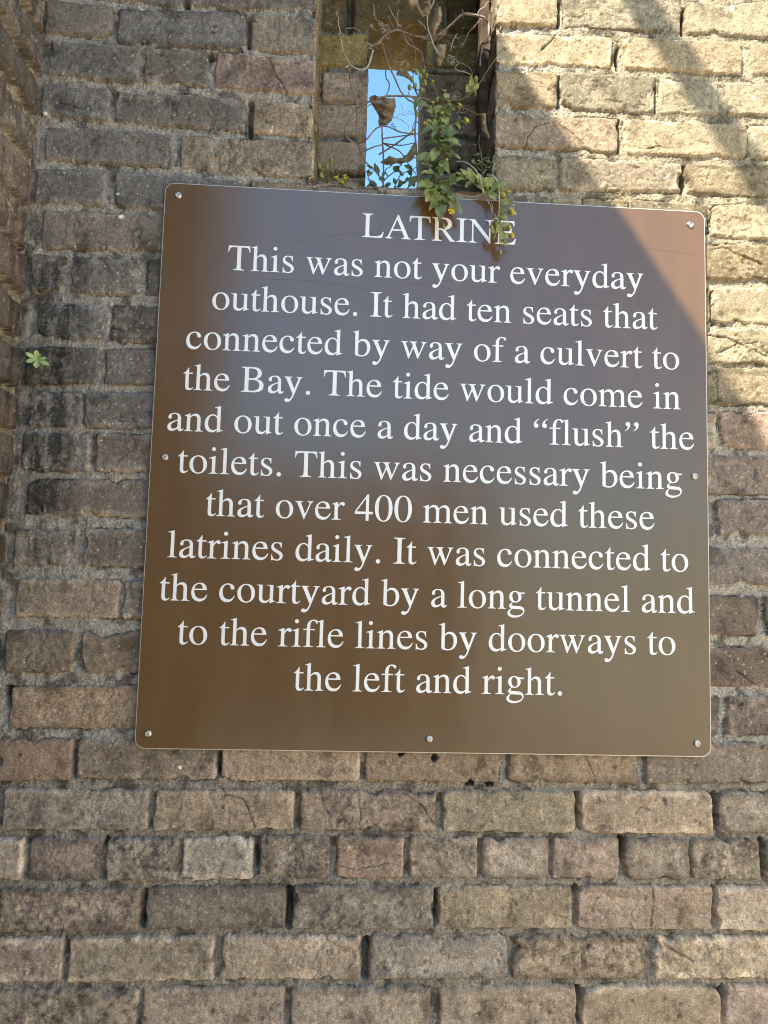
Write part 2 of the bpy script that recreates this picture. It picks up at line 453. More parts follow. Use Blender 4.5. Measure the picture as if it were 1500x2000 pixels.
def relief(S, Z, NX, bricks, cols, seed=0, lines=(), gaps=(), holes=(), specks=(), mort=None, mdep=0.006, head_dep=None,
           mott=None, soot=None, olive=None, rough=1.0, mbase=None):
    """height (m, along the outward normal) and colour of a brick face on the grid S x Z"""
    X, Y = np.meshgrid(NX.astype(np.float32), Z.astype(np.float32))
    XS = np.broadcast_to(S.astype(np.float32), X.shape)
    wu = 0.0016 * gn(X * 45, Y * 45, seed + 1) + 0.0011 * gn(X * 140, Y * 140, seed + 2)
    wv = 0.0016 * gn(X * 45 + 9, Y * 45, seed + 3) + 0.0011 * gn(X * 140, Y * 140 + 5, seed + 4)
    chip = np.maximum(0, gn(X * 30, Y * 30, seed + 5) - 0.22) * 0.012
    XW, YW = XS + wu, Y + wv
    f1 = fbm(X * 28, Y * 28, seed + 6, 3)
    f2 = fbm(X * 110, Y * 110, seed + 7, 3)
    f3 = gn(X * 330, Y * 330, seed + 8)
    wd, wid = worley(X * 75, Y * 75, seed + 9)
    pit = np.where(wid > 0.74, sstep(0.30, 0.10, wd), 0)
    flake = sstep(0.10, 0.22, fbm(X * 20 + f2 * .5, Y * 30, seed + 10, 3))
    mdeep = (mdep if mort is None else mort(XS, Y))
    M = -mdeep + 0.0029 * fbm(X * 55, Y * 55, seed + 11, 4, .6) + 0.0019 * f3 - 0.0036 * gn(X * 10, Y * 16, seed + 12)
    bh = np.full(X.shape, -9.0, np.float32)
    colr = np.zeros(X.shape + (3,), np.float32)
    ins = np.full(X.shape, 9.0, np.float32)
    spl = np.zeros(X.shape, np.float32)
    headm = np.zeros(X.shape, np.float32)
    moa = np.ones(X.shape, np.float32)
    eda = np.zeros(X.shape, np.float32)
    rr = random.Random(seed + 5)
    for bi, b in enumerate(bricks):
        ul, ur, ztl, ztr, zbl, zbr = b
        i0, i1 = np.searchsorted(S, [ul - 0.016, ur + 0.016])
        j0, j1 = np.searchsorted(Z, [min(zbl, zbr) - 0.016, max(ztl, ztr) + 0.016])
        r = [rr.random() for _ in range(12)]
        if i1 <= i0 or j1 <= j0:
            continue
        sl = (slice(j0, j1), slice(i0, i1))
        x, y = XW[sl], YW[sl]
        w = max(ur - ul, 1e-4)
        t = np.clip((x - ul) / w, 0, 1)
        zt, zb = ztl + (ztr - ztl) * t, zbl + (zbr - zbl) * t
        rc = 0.0025 + 0.006 * r[0]
        dx = np.maximum(ul - x, x - ur)
        dz = np.maximum(zb - y, y - zt)
        qx, qz = dx + rc, dz + rc
        d = np.minimum(np.maximum(qx, qz), 0) + np.hypot(np.maximum(qx, 0), np.maximum(qz, 0)) - rc + chip[sl] * (0.3 + 1.2 * r[1])
        er = 0.0030 + 0.0026 * r[2]
        e = np.clip(1 + d / er, 0, 1)
        h = -(er * 1.1) * (1 - np.sqrt(np.maximum(0, 1 - e * e))) - np.maximum(d, 0) * 8
        sp = r[3] ** 2.0
        cx, cz = (ul + ur) / 2, (zt + zb) / 2
        h = h + (r[4] - .5) * 0.0042 * rough + ((x - cx) / w * (r[5] - .5) + (y - cz) / 0.07 * (r[6] - .5)) * 0.0036
        h = h + rough * ((0.0008 + 0.0014 * r[10]) * f1[sl] + (0.0006 + 0.0017 * r[11]) * f2[sl] + (0.0002 + 0.0007 * r[10]) * f3[sl] - 0.0010 * pit[sl] - 0.0022 * flake[sl] * sp)
        k = h > bh[sl]
        bh[sl] = np.where(k, h, bh[sl])
        c = np.asarray(cols[bi], np.float32)
        colr[sl] = np.where(k[..., None], c, colr[sl])
        ins[sl] = np.minimum(ins[sl], d)
        moa[sl] = np.where(k, 0.25 + 1.15 * r[8] ** 1.3, moa[sl])
        eda[sl] = np.where(k, (r[9] - .45) * 1.1, eda[sl])
        spl[sl] = np.where(k, flake[sl] * sp, spl[sl])
        hm = (dz < -0.004) & (dx < 0.014) & (dx > -0.003)
        hd = (0.002 + 0.007 * r[7]) if head_dep is None else head_dep(cx, float(np.mean(cz)), r[7])
        headm[sl] = np.maximum(headm[sl], hm * hd)
    M = M - headm
    shr = sstep(0.0020, 0.0008, ins) * (ins > 0) * sstep(-0.02, 0.12, gn(X * 13 + 3, Y * 13, seed + 33) + .3 * f1)
    M = M - 0.006 * shr
    def seg_d(pts):
        d = np.full(X.shape, 9.0, np.float32)
        for (x0, y0), (x1, y1) in zip(pts[:-1], pts[1:]):
            i0, i1 = np.searchsorted(S, [min(x0, x1) - .02, max(x0, x1) + .02])
            j0, j1 = np.searchsorted(Z, [min(y0, y1) - .02, max(y0, y1) + .02])
            sl = (slice(j0, j1), slice(i0, i1))
            x, y = XW[sl], YW[sl]
            l2 = (x1 - x0) ** 2 + (y1 - y0) ** 2 + 1e-12
            t = np.clip(((x - x0) * (x1 - x0) + (y - y0) * (y1 - y0)) / l2, 0, 1)
            d[sl] = np.minimum(d[sl], np.hypot(x - x0 - t * (x1 - x0), y - y0 - t * (y1 - y0)))
        return d
    dirt_shade = np.zeros(X.shape, np.float32)  # dirt plus the shade of cracks, open joints and holes, put into the colour
    for pts, hw in lines:
        d = seg_d(pts)
        hv = hw * (0.55 + 0.9 * np.clip(gn(X * 60, Y * 60, seed + 30) + .25, 0, 1))
        k = sstep(hv * 1.5, hv * 0.3, d)
        bh = bh - k * (0.0018 + hw)
        dirt_shade = np.maximum(dirt_shade, k * 0.6)
    for pts, hw in gaps:
        d = seg_d(pts)
        k = sstep(hw * 1.35, hw * 0.7, d)
        M = M - k * 0.022
        bh = np.where(ins > -0.0012, bh - k * 0.02, bh)
        dirt_shade = np.maximum(dirt_shade, k * 0.4)
    for (px, pz), hr in holes:
        d = np.hypot((XS - px) + wu * 2, (Y - pz) + wv * 2)
        k = sstep(hr, hr * 0.55, d)
        bh = bh - k * 0.016
        M = M - k * 0.014
        dirt_shade = np.maximum(dirt_shade, k * 0.6)
    # short natural hairline cracks and flaked lips on some of the faces
    rd = np.abs(gn(X * 30 + 0.9 * f2, Y * 46 + 0.9 * f2, seed + 40))
    mk = sstep(0.16, 0.34, gn(X * 11, Y * 11, seed + 41)) * (0.3 + spl + 0.7 * (moa > 0.8))
    hl = np.clip(sstep(0.050, 0.012, rd) * mk, 0, 1)
    bh = bh - 0.0014 * hl - 0.0011 * sstep(0.0, 0.05, gn(X * 30 + 0.9 * f2, Y * 46 + 0.9 * f2, seed + 40)) * np.clip(mk, 0, 1)
    dirt_shade = np.maximum(dirt_shade, 0.42 * hl * (bh > M))
    H = np.maximum(bh, M)
    isb = bh >= M
    # ---- colour
    mb_ = np.array([.25, .225, .185], np.float32) if mbase is None else mbase(XS, Y)
    mcol = mb_ * (1 + 0.55 * fbm(X * 60, Y * 60, seed + 13, 4, .65) + 0.30 * f3)[..., None]
    if mott is None:
        mo = 0.35
    else:
        mo = mott(XS, Y)
    mo = mo * moa
    g = fbm(X * 34, Y * 34, seed + 14, 4, 0.62)
    g2 = fbm(X * 95 + 3, Y * 95, seed + 15, 3, 0.6)
    k = 1 + mo * (0.95 * g + 1.0 * g2) + 0.20 * gn(X * 40, Y * 7, seed + 16) * (1 - np.minimum(mo, 1) * .7) + 0.09 * f3
    bc = colr * np.clip(k, .35, 2.2)[..., None]
    lich = sstep(0.10, 0.30, g + 0.75 * g2 + .12 * f3 - 0.10 * (_rnd[(np.abs(colr[..., 0] * 91000)).astype(np.int64) & 4095] - .5) * 2) * np.clip(mo, 0, 1.2)
    bc = bc * (1 - 0.55 * lich[..., None]) + np.array([.40, .345, .255], np.float32) * 0.55 * lich[..., None]
    dk = sstep(0.18, 0.40, fbm(X * 16, Y * 16, seed + 17, 4, .6) + .35 * g2)
    bc = bc * (1 - 0.42 * dk)[..., None]
    bc = bc * (1 + 0.35 * spl)[..., None]
    sd, sid = worley(X * 120, Y * 120, seed + 18)
    fl = np.where(sid > 0.90, sstep(0.26, 0.12, sd), 0) * 0.75
    bc = bc * (1 - fl)[..., None] + np.array([.46, .41, .32], np.float32) * fl[..., None]
    sd, sid = worley(X * 46, Y * 46, seed + 19)
    ds = np.where(sid > 0.91, sstep(0.20, 0.13, sd + 0.05 * f3), 0) * 0.45
    bc = bc * (1 - ds)[..., None]
    edge = np.clip(sstep(-0.016, -0.001, ins) * eda * (0.75 + 1.6 * g), -.6, .5) + sstep(-0.004, -0.001, ins) * .12
    bc = bc * (1 + edge)[..., None]
    C = np.where(isb[..., None], bc, mcol)
    md = sstep(0.0, 0.32, fbm(X * 26, Y * 26, seed + 20, 4, .6)) * (~isb)
    C = C * (1 - 0.60 * md)[..., None]
    C = C * (1 - 0.35 * shr * (~isb))[..., None]
    C = C * (1 - 0.75 * dirt_shade)[..., None]
    if soot is not None:
        s = np.clip(soot(XS, Y) * (0.50 + 1.3 * fbm(X * 60, Y * 10, seed + 21, 4, .6) + 0.9 * g2 + .5 * f3) * np.where(isb, 1, .45), 0, 0.85)
        C = C * (1 - s)[..., None] + np.array([.022, .022, .024], np.float32) * s[..., None]
    if olive is not None:
        s = np.clip(olive(XS, Y) * (0.55 + 0.9 * fbm(X * 20, Y * 20, seed + 22, 3)), 0, 0.8)
        C = C * (1 - s)[..., None] + np.array([.115, .090, .030], np.float32) * s[..., None]
    for (px, pz), hr in specks:
        d = np.hypot((XS - px) + wu * 1.5, (Y - pz) + wv * 1.5)
        s = sstep(hr, hr * 0.75, d)
        C = C * (1 - s)[..., None] + np.array([.80, .79, .76], np.float32) * s[..., None]
    return H.astype(np.float32), np.clip(C, 0.006, 0.85).astype(np.float32)

def set_col(o, C):
    at = o.data.color_attributes.new('Col', 'FLOAT_COLOR', 'POINT')
    a = np.ones((C.reshape(-1, 3).shape[0], 4), np.float32)
    a[:, :3] = C.reshape(-1, 3)
    at.data.foreach_set('color', a.ravel())

def axis(*segs):
    """grid lines: pairs (end, step) after a start value"""
    out = [segs[0]]
    for end, st in segs[1:]:
        n = max(1, int(round((end - out[-1]) / st)))
        out += list(np.linspace(out[-1], end, n + 1)[1:])
    return np.array(out)

def grid_faces(nz, ns, keep=None, flip=False):
    idx = np.arange(nz * ns).reshape(nz, ns)
    f = np.stack([idx[:-1, :-1], idx[:-1, 1:], idx[1:, 1:], idx[1:, :-1]], -1)
    if flip:
        f = f[..., ::-1]
    return f[keep] if keep is not None else f.reshape(-1, 4)

def lookup(bricks, tint, r, Y=WY):
    cols = [base_colour((b[0] + b[1]) / 2, (b[2] + b[4]) / 2, r) for b in bricks]
    for px, py, c in tint:
        u, z = unp(px, py, Y)
        for i, b in enumerate(bricks):
            if b[0] <= u <= b[1] and b[4] - .006 <= z <= b[2] + .006:
                cols[i] = 0.5 * np.array(c) * np.array([1.05, 1.02, 1.0]) + 0.5 * cols[i]
    return cols

FINE = 0.0016
wall = thing('brick_wall', 'weathered tan and grey brick wall carrying the brown sign, pierced by a narrow slit window', 'wall', (0.8, 0.2, 0))

def line_uv(L, shift=lambda u: u):
    return [([(shift(unp(x, y)[0]), unp(x, y)[1]) for x, y in pts], hw) for pts, hw in L]
def pt_uv(L, shift=lambda u: u):
    return [((shift(unp(*p)[0]), unp(*p)[1]), hr) for p, hr in L]

def mott_f(u, z):
    return 0.30 + 0.55 * sstep(-0.45, -0.62, z) + 0.12 * sstep(0.0, 0.3, u) * sstep(0, .2, z)
def soot_f(u, z):
    a = sstep(-0.545, -0.615, u) * sstep(0.42, 0.25, z) * sstep(-0.30, -0.05, z)
    return 1.15 * a
def olive_f(u, z):
    return 0.15 * sstep(-0.62, -0.66, u) + 0.10 * sstep(0.1, .3, u) * sstep(.3, .5, z)
def mbase_f(u, z):
    a = (sstep(0.05, 0.3, u) * sstep(0.0, 0.2, z))[..., None]
    b = sstep(-0.42, -0.5, z)[..., None]
    m0, m1, m2 = (np.array(q, np.float32) for q in ([.35, .315, .265], [.31, .265, .190], [.285, .248, .200]))
    return ((m0 * (1 - a) + m1 * a) * (1 - b) + m2 * b).astype(np.float32)
def mort_f(u, z):
    return 0.0064 - 0.0014 * sstep(0.05, 0.3, u) * sstep(0.05, 0.25, z) + 0.0018 * sstep(-0.4, -0.55, z)
def head_f(u, z, r):
    return 0.001 + 0.0085 * r * float(sstep(-0.35, -0.55, np.float64(z))) + 0.003 * r

rc_ = random.Random(4)
# lower part of the wall, flat
S_lo = axis(-0.74, (U_L, FINE), (U_R, FINE), (0.64, FINE), (1.15, 0.004), (2.25, 0.018))
Z_lo = axis(-1.5, (-1.0, 0.008), (-0.89, 0.004), (Z_S, FINE))
br = BR_L + BR_B + BR_R + BR_EXTRA
cols = lookup(br, TINT, rc_)
H, C = relief(S_lo, Z_lo, S_lo, br, cols, 1, line_uv(CRACKS), line_uv(GAPS), pt_uv(HOLES), pt_uv(SPECKS), mort_f, head_dep=head_f,
              mott=mott_f, soot=soot_f, olive=olive_f, mbase=mbase_f)
# rust weeping from the old screw in the left brick
XX, ZZ = np.meshgrid(S_lo, Z_lo)
ru, rz = unp(283, 882)
rk = sstep(0.0085, 0.002, np.hypot((XX - ru), (ZZ - rz) * 0.85) + 0.0016 * gn(XX * 160, ZZ * 160, 77))[..., None] * 0.75
C = (C * (1 - rk) + np.array([.11, .035, .012]) * rk).astype(np.float32)
V = np.stack([XX, WY - H, ZZ + ZO], -1)
nlo = V.shape[:2]
H_edge_lo = H[-1]
Vall, Call, Fall, off = [V.reshape(-1, 3)], [C.reshape(-1, 3)], [grid_faces(*nlo)], V.shape[0] * V.shape[1]

# upper part: one sheet folded into the recess
D = DEP
SA = axis(-0.74, (U_L, FINE))
n_extra = 2 * D
S_up = axis(-0.74, (U_L, FINE), (U_L + D, 0.0030), (SL0 + D, 0.0019), (SL1 + D, 0.004), (U_R + D, 0.0019), (U_R + n_extra, 0.0022),
            (0.64 + n_extra, FINE), (1.15 + n_extra, 0.004), (2.25 + n_extra, 0.018))
Z_up = axis(Z_S, (0.885, FINE), (Z_SLT, 0.0019), (Z_T, 0.004))
iU_L = int(np.argmin(abs(S_up - U_L))); iBL = int(np.argmin(abs(S_up - (U_L + D)))); iBR = int(np.argmin(abs(S_up - (U_R + D))))
iU_R = int(np.argmin(abs(S_up - (U_R + n_extra)))); iS0 = int(np.argmin(abs(S_up - (SL0 + D)))); iS1 = int(np.argmin(abs(S_up - (SL1 + D))))
jST = int(np.argmin(abs(Z_up - Z_SLT)))
back_px = [([(620, -70), (930, -60)], [(620, 58), (930, 60)], [(621, 676), (692, 868), (874, 935)]),
           ([(620, 68), (930, 64)], [(620, 126), (930, 130)], [(622, 717), (719, 845), (850, 935)]),
           ([(620, 138), (930, 147)], [(620, 197), (930, 202)], [(629, 722), (820, 935)]),
           ([(620, 202), (930, 207)], [(620, 264), (930, 268)], [(616, 722), (820, 935)]),
           ([(620, 275), (930, 280)], [(620, 334), (930, 340)], [(619, 722), (820, 900), (904, 935)]),
           ([(620, 343), (930, 349)], [(620, 410), (930, 410)], [(612, 722), (820, 935)])]
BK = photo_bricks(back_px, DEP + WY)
jamb_l, jamb_r = [], []
for b in BR_L:
    if b[1] == U_L and b[2] > Z_S:
        jamb_l.append([U_L, U_L + 0.095, b[3], b[3], b[5], b[5]])
        jamb_l.append([U_L + 0.105, U_L + D, b[3] - .004, b[3] - .004, b[5] - .003, b[5] - .003])
for b in BR_R:
    if b[0] == U_R and b[2] > Z_S:
        jamb_r.append([U_R + 2 * D - 0.095 - 0.03 * rng.random(), U_R + 2 * D, b[2], b[2], b[4], b[4]])
        jamb_r.append([U_R + D, U_R + D + 0.05, b[2] - .004, b[2] - .004, b[4] - .003, b[4] - .003])
sh = lambda b, d: [b[0] + d, b[1] + d] + list(b[2:])
def split_u(b):
    return b if (b[0] + b[1]) / 2 < (U_L + U_R) / 2 else sh(b, n_extra)
front_all = BR_L + BR_R + BR_EXTRA
def ext(b):                               # courses that run across below the recess are clipped at its sides
    return split_u(b)
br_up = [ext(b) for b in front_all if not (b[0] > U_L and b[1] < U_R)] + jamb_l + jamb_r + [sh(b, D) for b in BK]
c_front = [c for b, c in zip(br[:len(BR_L)] , cols[:len(BR_L)]) if not (b[0] > U_L and b[1] < U_R)]
i2 = len(BR_L) + len(BR_B)
c_front += [c for b, c in zip(br[i2:], cols[i2:]) if not (b[0] > U_L and b[1] < U_R)]
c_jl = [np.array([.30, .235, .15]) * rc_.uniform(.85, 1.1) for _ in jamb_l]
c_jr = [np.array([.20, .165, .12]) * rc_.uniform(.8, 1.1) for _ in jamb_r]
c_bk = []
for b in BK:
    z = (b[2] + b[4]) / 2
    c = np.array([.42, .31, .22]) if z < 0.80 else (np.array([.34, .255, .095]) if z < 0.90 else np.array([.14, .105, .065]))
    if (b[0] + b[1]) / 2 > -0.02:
        c = c * 0.36  # right-hand back bricks painted darker to deepen the recess's shade
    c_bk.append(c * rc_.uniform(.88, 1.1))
NX_up = np.where(S_up > (U_L + U_R) / 2 + D, S_up - n_extra, S_up)
NX_up = np.where((S_up > U_L) & (S_up < U_R + n_extra), S_up + 7.3, NX_up)
shf = lambda u: u if u < (U_L + U_R) / 2 else u + n_extra
gap_up = line_uv(GAPS, shf)
gb = [(unp(683, -30, DEP + WY)[0] + D, unp(683, -30, DEP + WY)[1]), (unp(684, 62, DEP + WY)[0] + D, unp(684, 62, DEP + WY)[1])]
gap_up.append((gb, 0.0052))
gap_up.append(([(unp(840, 138, .19)[0] + D, unp(840, 139, .19)[1]), (unp(928, 144, .19)[0] + D, unp(928, 144, .19)[1])], .004))
gap_up.append(([(unp(618, 300, .19)[0] + D, unp(618, 288, .19)[1]), (unp(625, 310, .19)[0] + D, unp(625, 312, .19)[1])], .003))
gap_up.append(([(unp(640, 338, .19)[0] + D, unp(640, 336, .19)[1]), (unp(715, 346, .19)[0] + D, unp(715, 342, .19)[1])], .003))
uf = lambda s: np.where(s > (U_L + U_R) / 2 + D, s - n_extra, s)
inrec = lambda s: (s > U_L + .01) & (s < U_R + n_extra - .01)
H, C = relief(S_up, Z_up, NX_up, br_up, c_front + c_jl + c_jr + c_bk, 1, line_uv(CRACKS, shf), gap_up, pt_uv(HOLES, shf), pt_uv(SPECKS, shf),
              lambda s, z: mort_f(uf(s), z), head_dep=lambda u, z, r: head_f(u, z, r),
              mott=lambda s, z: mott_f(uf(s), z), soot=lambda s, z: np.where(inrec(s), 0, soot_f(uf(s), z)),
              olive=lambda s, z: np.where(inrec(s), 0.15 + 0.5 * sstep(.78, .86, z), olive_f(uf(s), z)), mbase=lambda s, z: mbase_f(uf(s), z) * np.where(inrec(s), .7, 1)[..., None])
# same heights on the shared row so the two sheets meet
lo_u = S_lo
for s_idx in (range(0, iU_L + 1), range(iU_R, len(S_up))):
    for i in s_idx:
        u = S_up[i] if i <= iU_L else S_up[i] - n_extra
        k = int(np.argmin(abs(lo_u - u)))
        H[0, i] = H_edge_lo[k]
px_ = np.zeros(len(S_up)); py_ = np.zeros(len(S_up)); nx_ = np.zeros(len(S_up)); ny_ = np.zeros(len(S_up))
for i, s in enumerate(S_up):
    if i <= iU_L:
        px_[i], py_[i], nx_[i], ny_[i] = s, 0, 0, -1
    elif i <= iBL:
        px_[i], py_[i], nx_[i], ny_[i] = U_L, s - U_L, 1, 0
    elif i <= iBR:
        px_[i], py_[i], nx_[i], ny_[i] = s - D, D, 0, -1
    elif i <= iU_R:
        px_[i], py_[i], nx_[i], ny_[i] = U_R, D - (s - U_R - D), -1, 0
    else:
        px_[i], py_[i], nx_[i], ny_[i] = s - n_extra, 0, 0, -1
for i, (a, b) in ((iU_L, (1, -1)), (iBL, (1, -1)), (iBR, (-1, -1)), (iU_R, (-1, -1))):
    nx_[i], ny_[i] = a, b
V = np.stack([px_[None] + nx_[None] * H, WY + py_[None] + ny_[None] * H, np.broadcast_to((Z_up + ZO)[:, None], H.shape)], -1)
nup = V.shape[:2]
ii = np.arange(nup[1] - 1)[None].repeat(nup[0] - 1, 0)
jj = np.arange(nup[0] - 1)[:, None].repeat(nup[1] - 1, 1)
slit = (ii >= iS0) & (ii < iS1) & (jj < jST)
in_rec = (ii >= iU_L + 4) & (ii < iU_R - 4)
Vall.append(V.reshape(-1, 3)); Call.append(C.reshape(-1, 3))
Fall.append(grid_faces(*nup, keep=~in_rec) + off)
off += nup[0] * nup[1]
VR, CR, FR = [V.reshape(-1, 3)], [C.reshape(-1, 3)], [grid_faces(*nup, keep=in_rec & ~slit)]
V_up, C_up, H_up = V, C, H

# top part, flat again above the recess
S_tp = axis(-0.74, (1.2, 0.004), (2.25, 0.014))
Z_tp = axis(Z_T, (1.5, 0.004), (1.9, 0.012))
H, C = relief(S_tp, Z_tp, S_tp, BR_EXTRA, [base_colour((b[0] + b[1]) / 2, (b[2] + b[4]) / 2, rc_) for b in BR_EXTRA], 1, mott=mott_f, mort=mort_f, mbase=mbase_f)
XX, ZZ = np.meshgrid(S_tp, Z_tp)
fr_ = np.where(S_up <= U_L, S_up, S_up - n_extra)
sel = (np.arange(len(S_up)) <= iU_L) | (np.arange(len(S_up)) >= iU_R)
H[0] = np.interp(S_tp, fr_[sel], H_up[-1][sel])
V = np.stack([XX, WY - H, ZZ + ZO], -1)
Vall.append(V.reshape(-1, 3)); Call.append(C.reshape(-1, 3)); Fall.append(grid_faces(*V.shape[:2]) + off)
off += V.shape[0] * V.shape[1]
# body of the wall: top, ends and back, with the slit left open
def quads(x0, x1, z0, z1, y, nx=2, nz=2):
    a, b = np.meshgrid(np.linspace(x0, x1, nx), np.linspace(z0, z1, nz))
    return np.stack([a, np.full(a.shape, y), b + ZO], -1), (nz, nx)
YB = WY + DEP2
for (x0, x1, z0, z1) in ((-0.74, SL0 - .01, -1.5, 1.9), (SL1 + .01, 2.25, -1.5, 1.9), (SL0 - .01, SL1 + .01, -1.5, Z_S - .02), (SL0 - .01, SL1 + .01, Z_SLT + .012, 1.9)):
    v, sh_ = quads(x0, x1, z0, z1, YB)
    Vall.append(v.reshape(-1, 3)); Call.append(np.full((4, 3), .2)); Fall.append(grid_faces(*sh_, flip=True) + off); off += 4
tv = np.array([[-.74, WY, 1.9 + ZO], [2.25, WY, 1.9 + ZO], [2.25, YB, 1.9 + ZO], [-.74, YB, 1.9 + ZO]])
Vall.append(tv); Call.append(np.full((4, 3), .2)); Fall.append(np.array([[0, 1, 2, 3]]) + off); off += 4
o = link_mesh('wall_face', np.concatenate(Vall), np.concatenate(Fall), M_WALL, wall)
set_col(o, np.concatenate(Call))

# recess: folded sheet + slit reveals + sill + soffit
offr = V_up.shape[0] * V_up.shape[1]
def reveal(loop, cl, seed, inner):
    """pull an edge of the slit back through the wall"""
    global offr
    n = 10
    ys = np.linspace(0, 1, n)
    t = np.arange(len(loop)) * 0.002
    out, oc = [], []
    for k, q in enumerate(ys):
        p = loop.copy()
        p[:, 1] = loop[:, 1] * (1 - q) + (YB + 0.001) * q
        amp = 0.0022 * gn(t * 40, np.full(len(t), q * 5.0), seed) * (1 if k else 0)
        p += inner[None] * amp[:, None]
        out.append(p)
        oc.append(cl * (0.9 + 0.3 * gn(t * 60, np.full(len(t), q * 9.0), seed + 3))[:, None])
    v = np.stack(out)
    VR.append(v.reshape(-1, 3)); CR.append(np.clip(np.stack(oc), .02, .6).reshape(-1, 3))
    f = grid_faces(n, len(loop))
    FR.append(f + offr)
    offr += n * len(loop)
cc = np.array([.20, .16, .12])
reveal(V_up[:jST + 1, iS0][::-1], np.tile(cc, (jST + 1, 1)), 31, np.array([1., 0, 0]))
reveal(V_up[:jST + 1, iS1], np.tile(cc, (jST + 1, 1)), 32, np.array([-1., 0, 0]))
reveal(V_up[jST, iS0:iS1 + 1][::-1], np.tile(np.array([.2, .155, .07]), (iS1 - iS0 + 1, 1)), 33, np.array([0., 0, -1]))
# sill: from the brick edge of the lower sheet back to the far side of the slit
xs = np.linspace(U_L - .004, U_R + .004, 160)
ysl = np.concatenate([[0], np.linspace(0.004, DEP2 + 0.001, 60)])
he = np.interp(xs, S_lo, H_edge_lo)
a, b_ = np.meshgrid(xs, ysl)
zz_ = Z_S + np.where(b_ == 0, 0, 0.003 * fbm(a * 30, b_ * 30, 41, 4) + .001)
yy = WY + np.where(b_ == 0, -he[None], b_)
v = np.stack([a, yy, zz_ + ZO], -1)
VR.append(v.reshape(-1, 3))
CR.append(np.clip(np.array([.25, .195, .14])[None] * (1 + .5 * fbm(a * 40, b_ * 40, 43, 4)).reshape(-1, 1), .02, .6))
FR.append(grid_faces(*a.shape) + offr); offr += a.size
# soffit
a, b_ = np.meshgrid(np.linspace(U_L - .01, U_R + .01, 60), np.linspace(-0.0, DEP + .01, 30))
v = np.stack([a, WY + b_, Z_T - 0.004 + 0.003 * fbm(a * 30, b_ * 30, 44, 3) + ZO], -1)
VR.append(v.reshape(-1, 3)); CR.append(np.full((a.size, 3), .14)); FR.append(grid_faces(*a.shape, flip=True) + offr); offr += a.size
o = link_mesh('window_recess', np.concatenate(VR), np.concatenate(FR), M_WALL, wall)
set_col(o, np.concatenate(CR))
# split timber strip left standing in the right side of the recess
n = 80
zs = np.linspace(Z_S + .01, Z_T - .01, n)
V, Fq = [], []
for k, z in enumerate(zs):
    w = 0.0035 * math.sin(z * 23) + 0.002 * math.sin(z * 71)
    x0, x1, y0, y1 = U_R - 0.014 + w * .4, U_R + 0.001, WY + 0.072 + w, WY + 0.112 + w * .5
    V += [(x0 + .003, y0, z + ZO), (x0, y0 + .006, z + ZO), (x0 + .001, y1, z + ZO), (x1, y1, z + ZO), (x1, y0, z + ZO)]
    if k:
        for q in range(5):
            a0, a1 = (k - 1) * 5 + q, (k - 1) * 5 + (q + 1) % 5
            Fq.append((a0, a1, a1 + 5, a0 + 5))
link_mesh('timber_strip', V, Fq, M_WOOD, wall, smooth=False)

# ------------------------------------------------------------------ left side wall
XL = -0.668
lw = thing('side_wall', 'darker stained brick wall meeting the sign wall at its left corner', 'wall', (XL - .2, -1.0, 0))
S_w = axis(-2.0, (-1.1, 0.014), (-0.32, 0.004), (0.012, 0.0020))
TOPL = 1.907
Z_w = axis(-1.5, (-0.95, 0.012), (-0.5, 0.004), (0.88, 0.0022), (TOPL, 0.014))
br_w, zz = [], -1.5
ci = 0
lefts = sorted([(unp(90, interp(t, 90), WY)[1], unp(90, interp(b, 90), WY)[1]) for t, b, s in LEFT + BELOW])
zs_used = [(zb - .012, zt - .012) for zt, zb in lefts]
zlo = zs_used[0][0]
while zlo > -1.5:
    zs_used.insert(0, (zlo - .0765, zlo - .0765 + .065)); zlo -= .0765
zhi = zs_used[-1][1]
while zhi < TOPL:
    zs_used.append((zhi + .011, min(zhi + .0765, TOPL))); zhi += .0765
for k, (z0, z1) in enumerate(zs_used):
    x = 0.0 - rng.choice([0.0, 0.0, 0.0])
    cut = [0.075, 0.13, 0.105, 0.16][k % 4] + rng.uniform(-.02, .02)
    first = True
    while x > -2.0:
        w = cut if first else 0.212 * rng.choice([1, .5, 1])
        j = [rng.uniform(-.0025, .0025) for _ in range(4)]
        br_w.append([x - w, x - (0.004 if first else 0), z1 + j[0], z1 + j[1], z0 + j[2], z0 + j[3]])
        x -= w + rng.uniform(.008, .016)
        first = False
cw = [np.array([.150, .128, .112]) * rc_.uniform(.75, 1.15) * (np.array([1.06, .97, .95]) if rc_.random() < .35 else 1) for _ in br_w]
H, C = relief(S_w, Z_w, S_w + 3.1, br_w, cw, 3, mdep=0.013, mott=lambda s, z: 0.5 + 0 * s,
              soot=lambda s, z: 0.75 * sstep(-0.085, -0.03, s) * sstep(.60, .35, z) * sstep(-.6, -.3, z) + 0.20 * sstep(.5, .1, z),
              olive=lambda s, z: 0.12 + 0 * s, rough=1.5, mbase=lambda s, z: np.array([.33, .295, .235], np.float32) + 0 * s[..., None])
a, b_ = np.meshgrid(S_w, Z_w)
V = np.stack([XL + H, a, b_ + ZO], -1).reshape(-1, 3)
F = grid_faces(*a.shape)
n0 = len(V)
bx = np.array([[XL, -2.0, TOPL + ZO], [XL, .012, TOPL + ZO], [XL - .45, .012, TOPL + ZO], [XL - .45, -2.0, TOPL + ZO],
               [XL, -2.0, 0], [XL - .45, -2.0, 0], [XL - .45, .012, 0]])
V = np.concatenate([V, bx])
F = np.concatenate([F, np.array([[0, 1, 2, 3], [4, 0, 3, 5], [5, 3, 2, 6]]) + n0])
o = link_mesh('wall_face', V, F, M_WALL, lw)
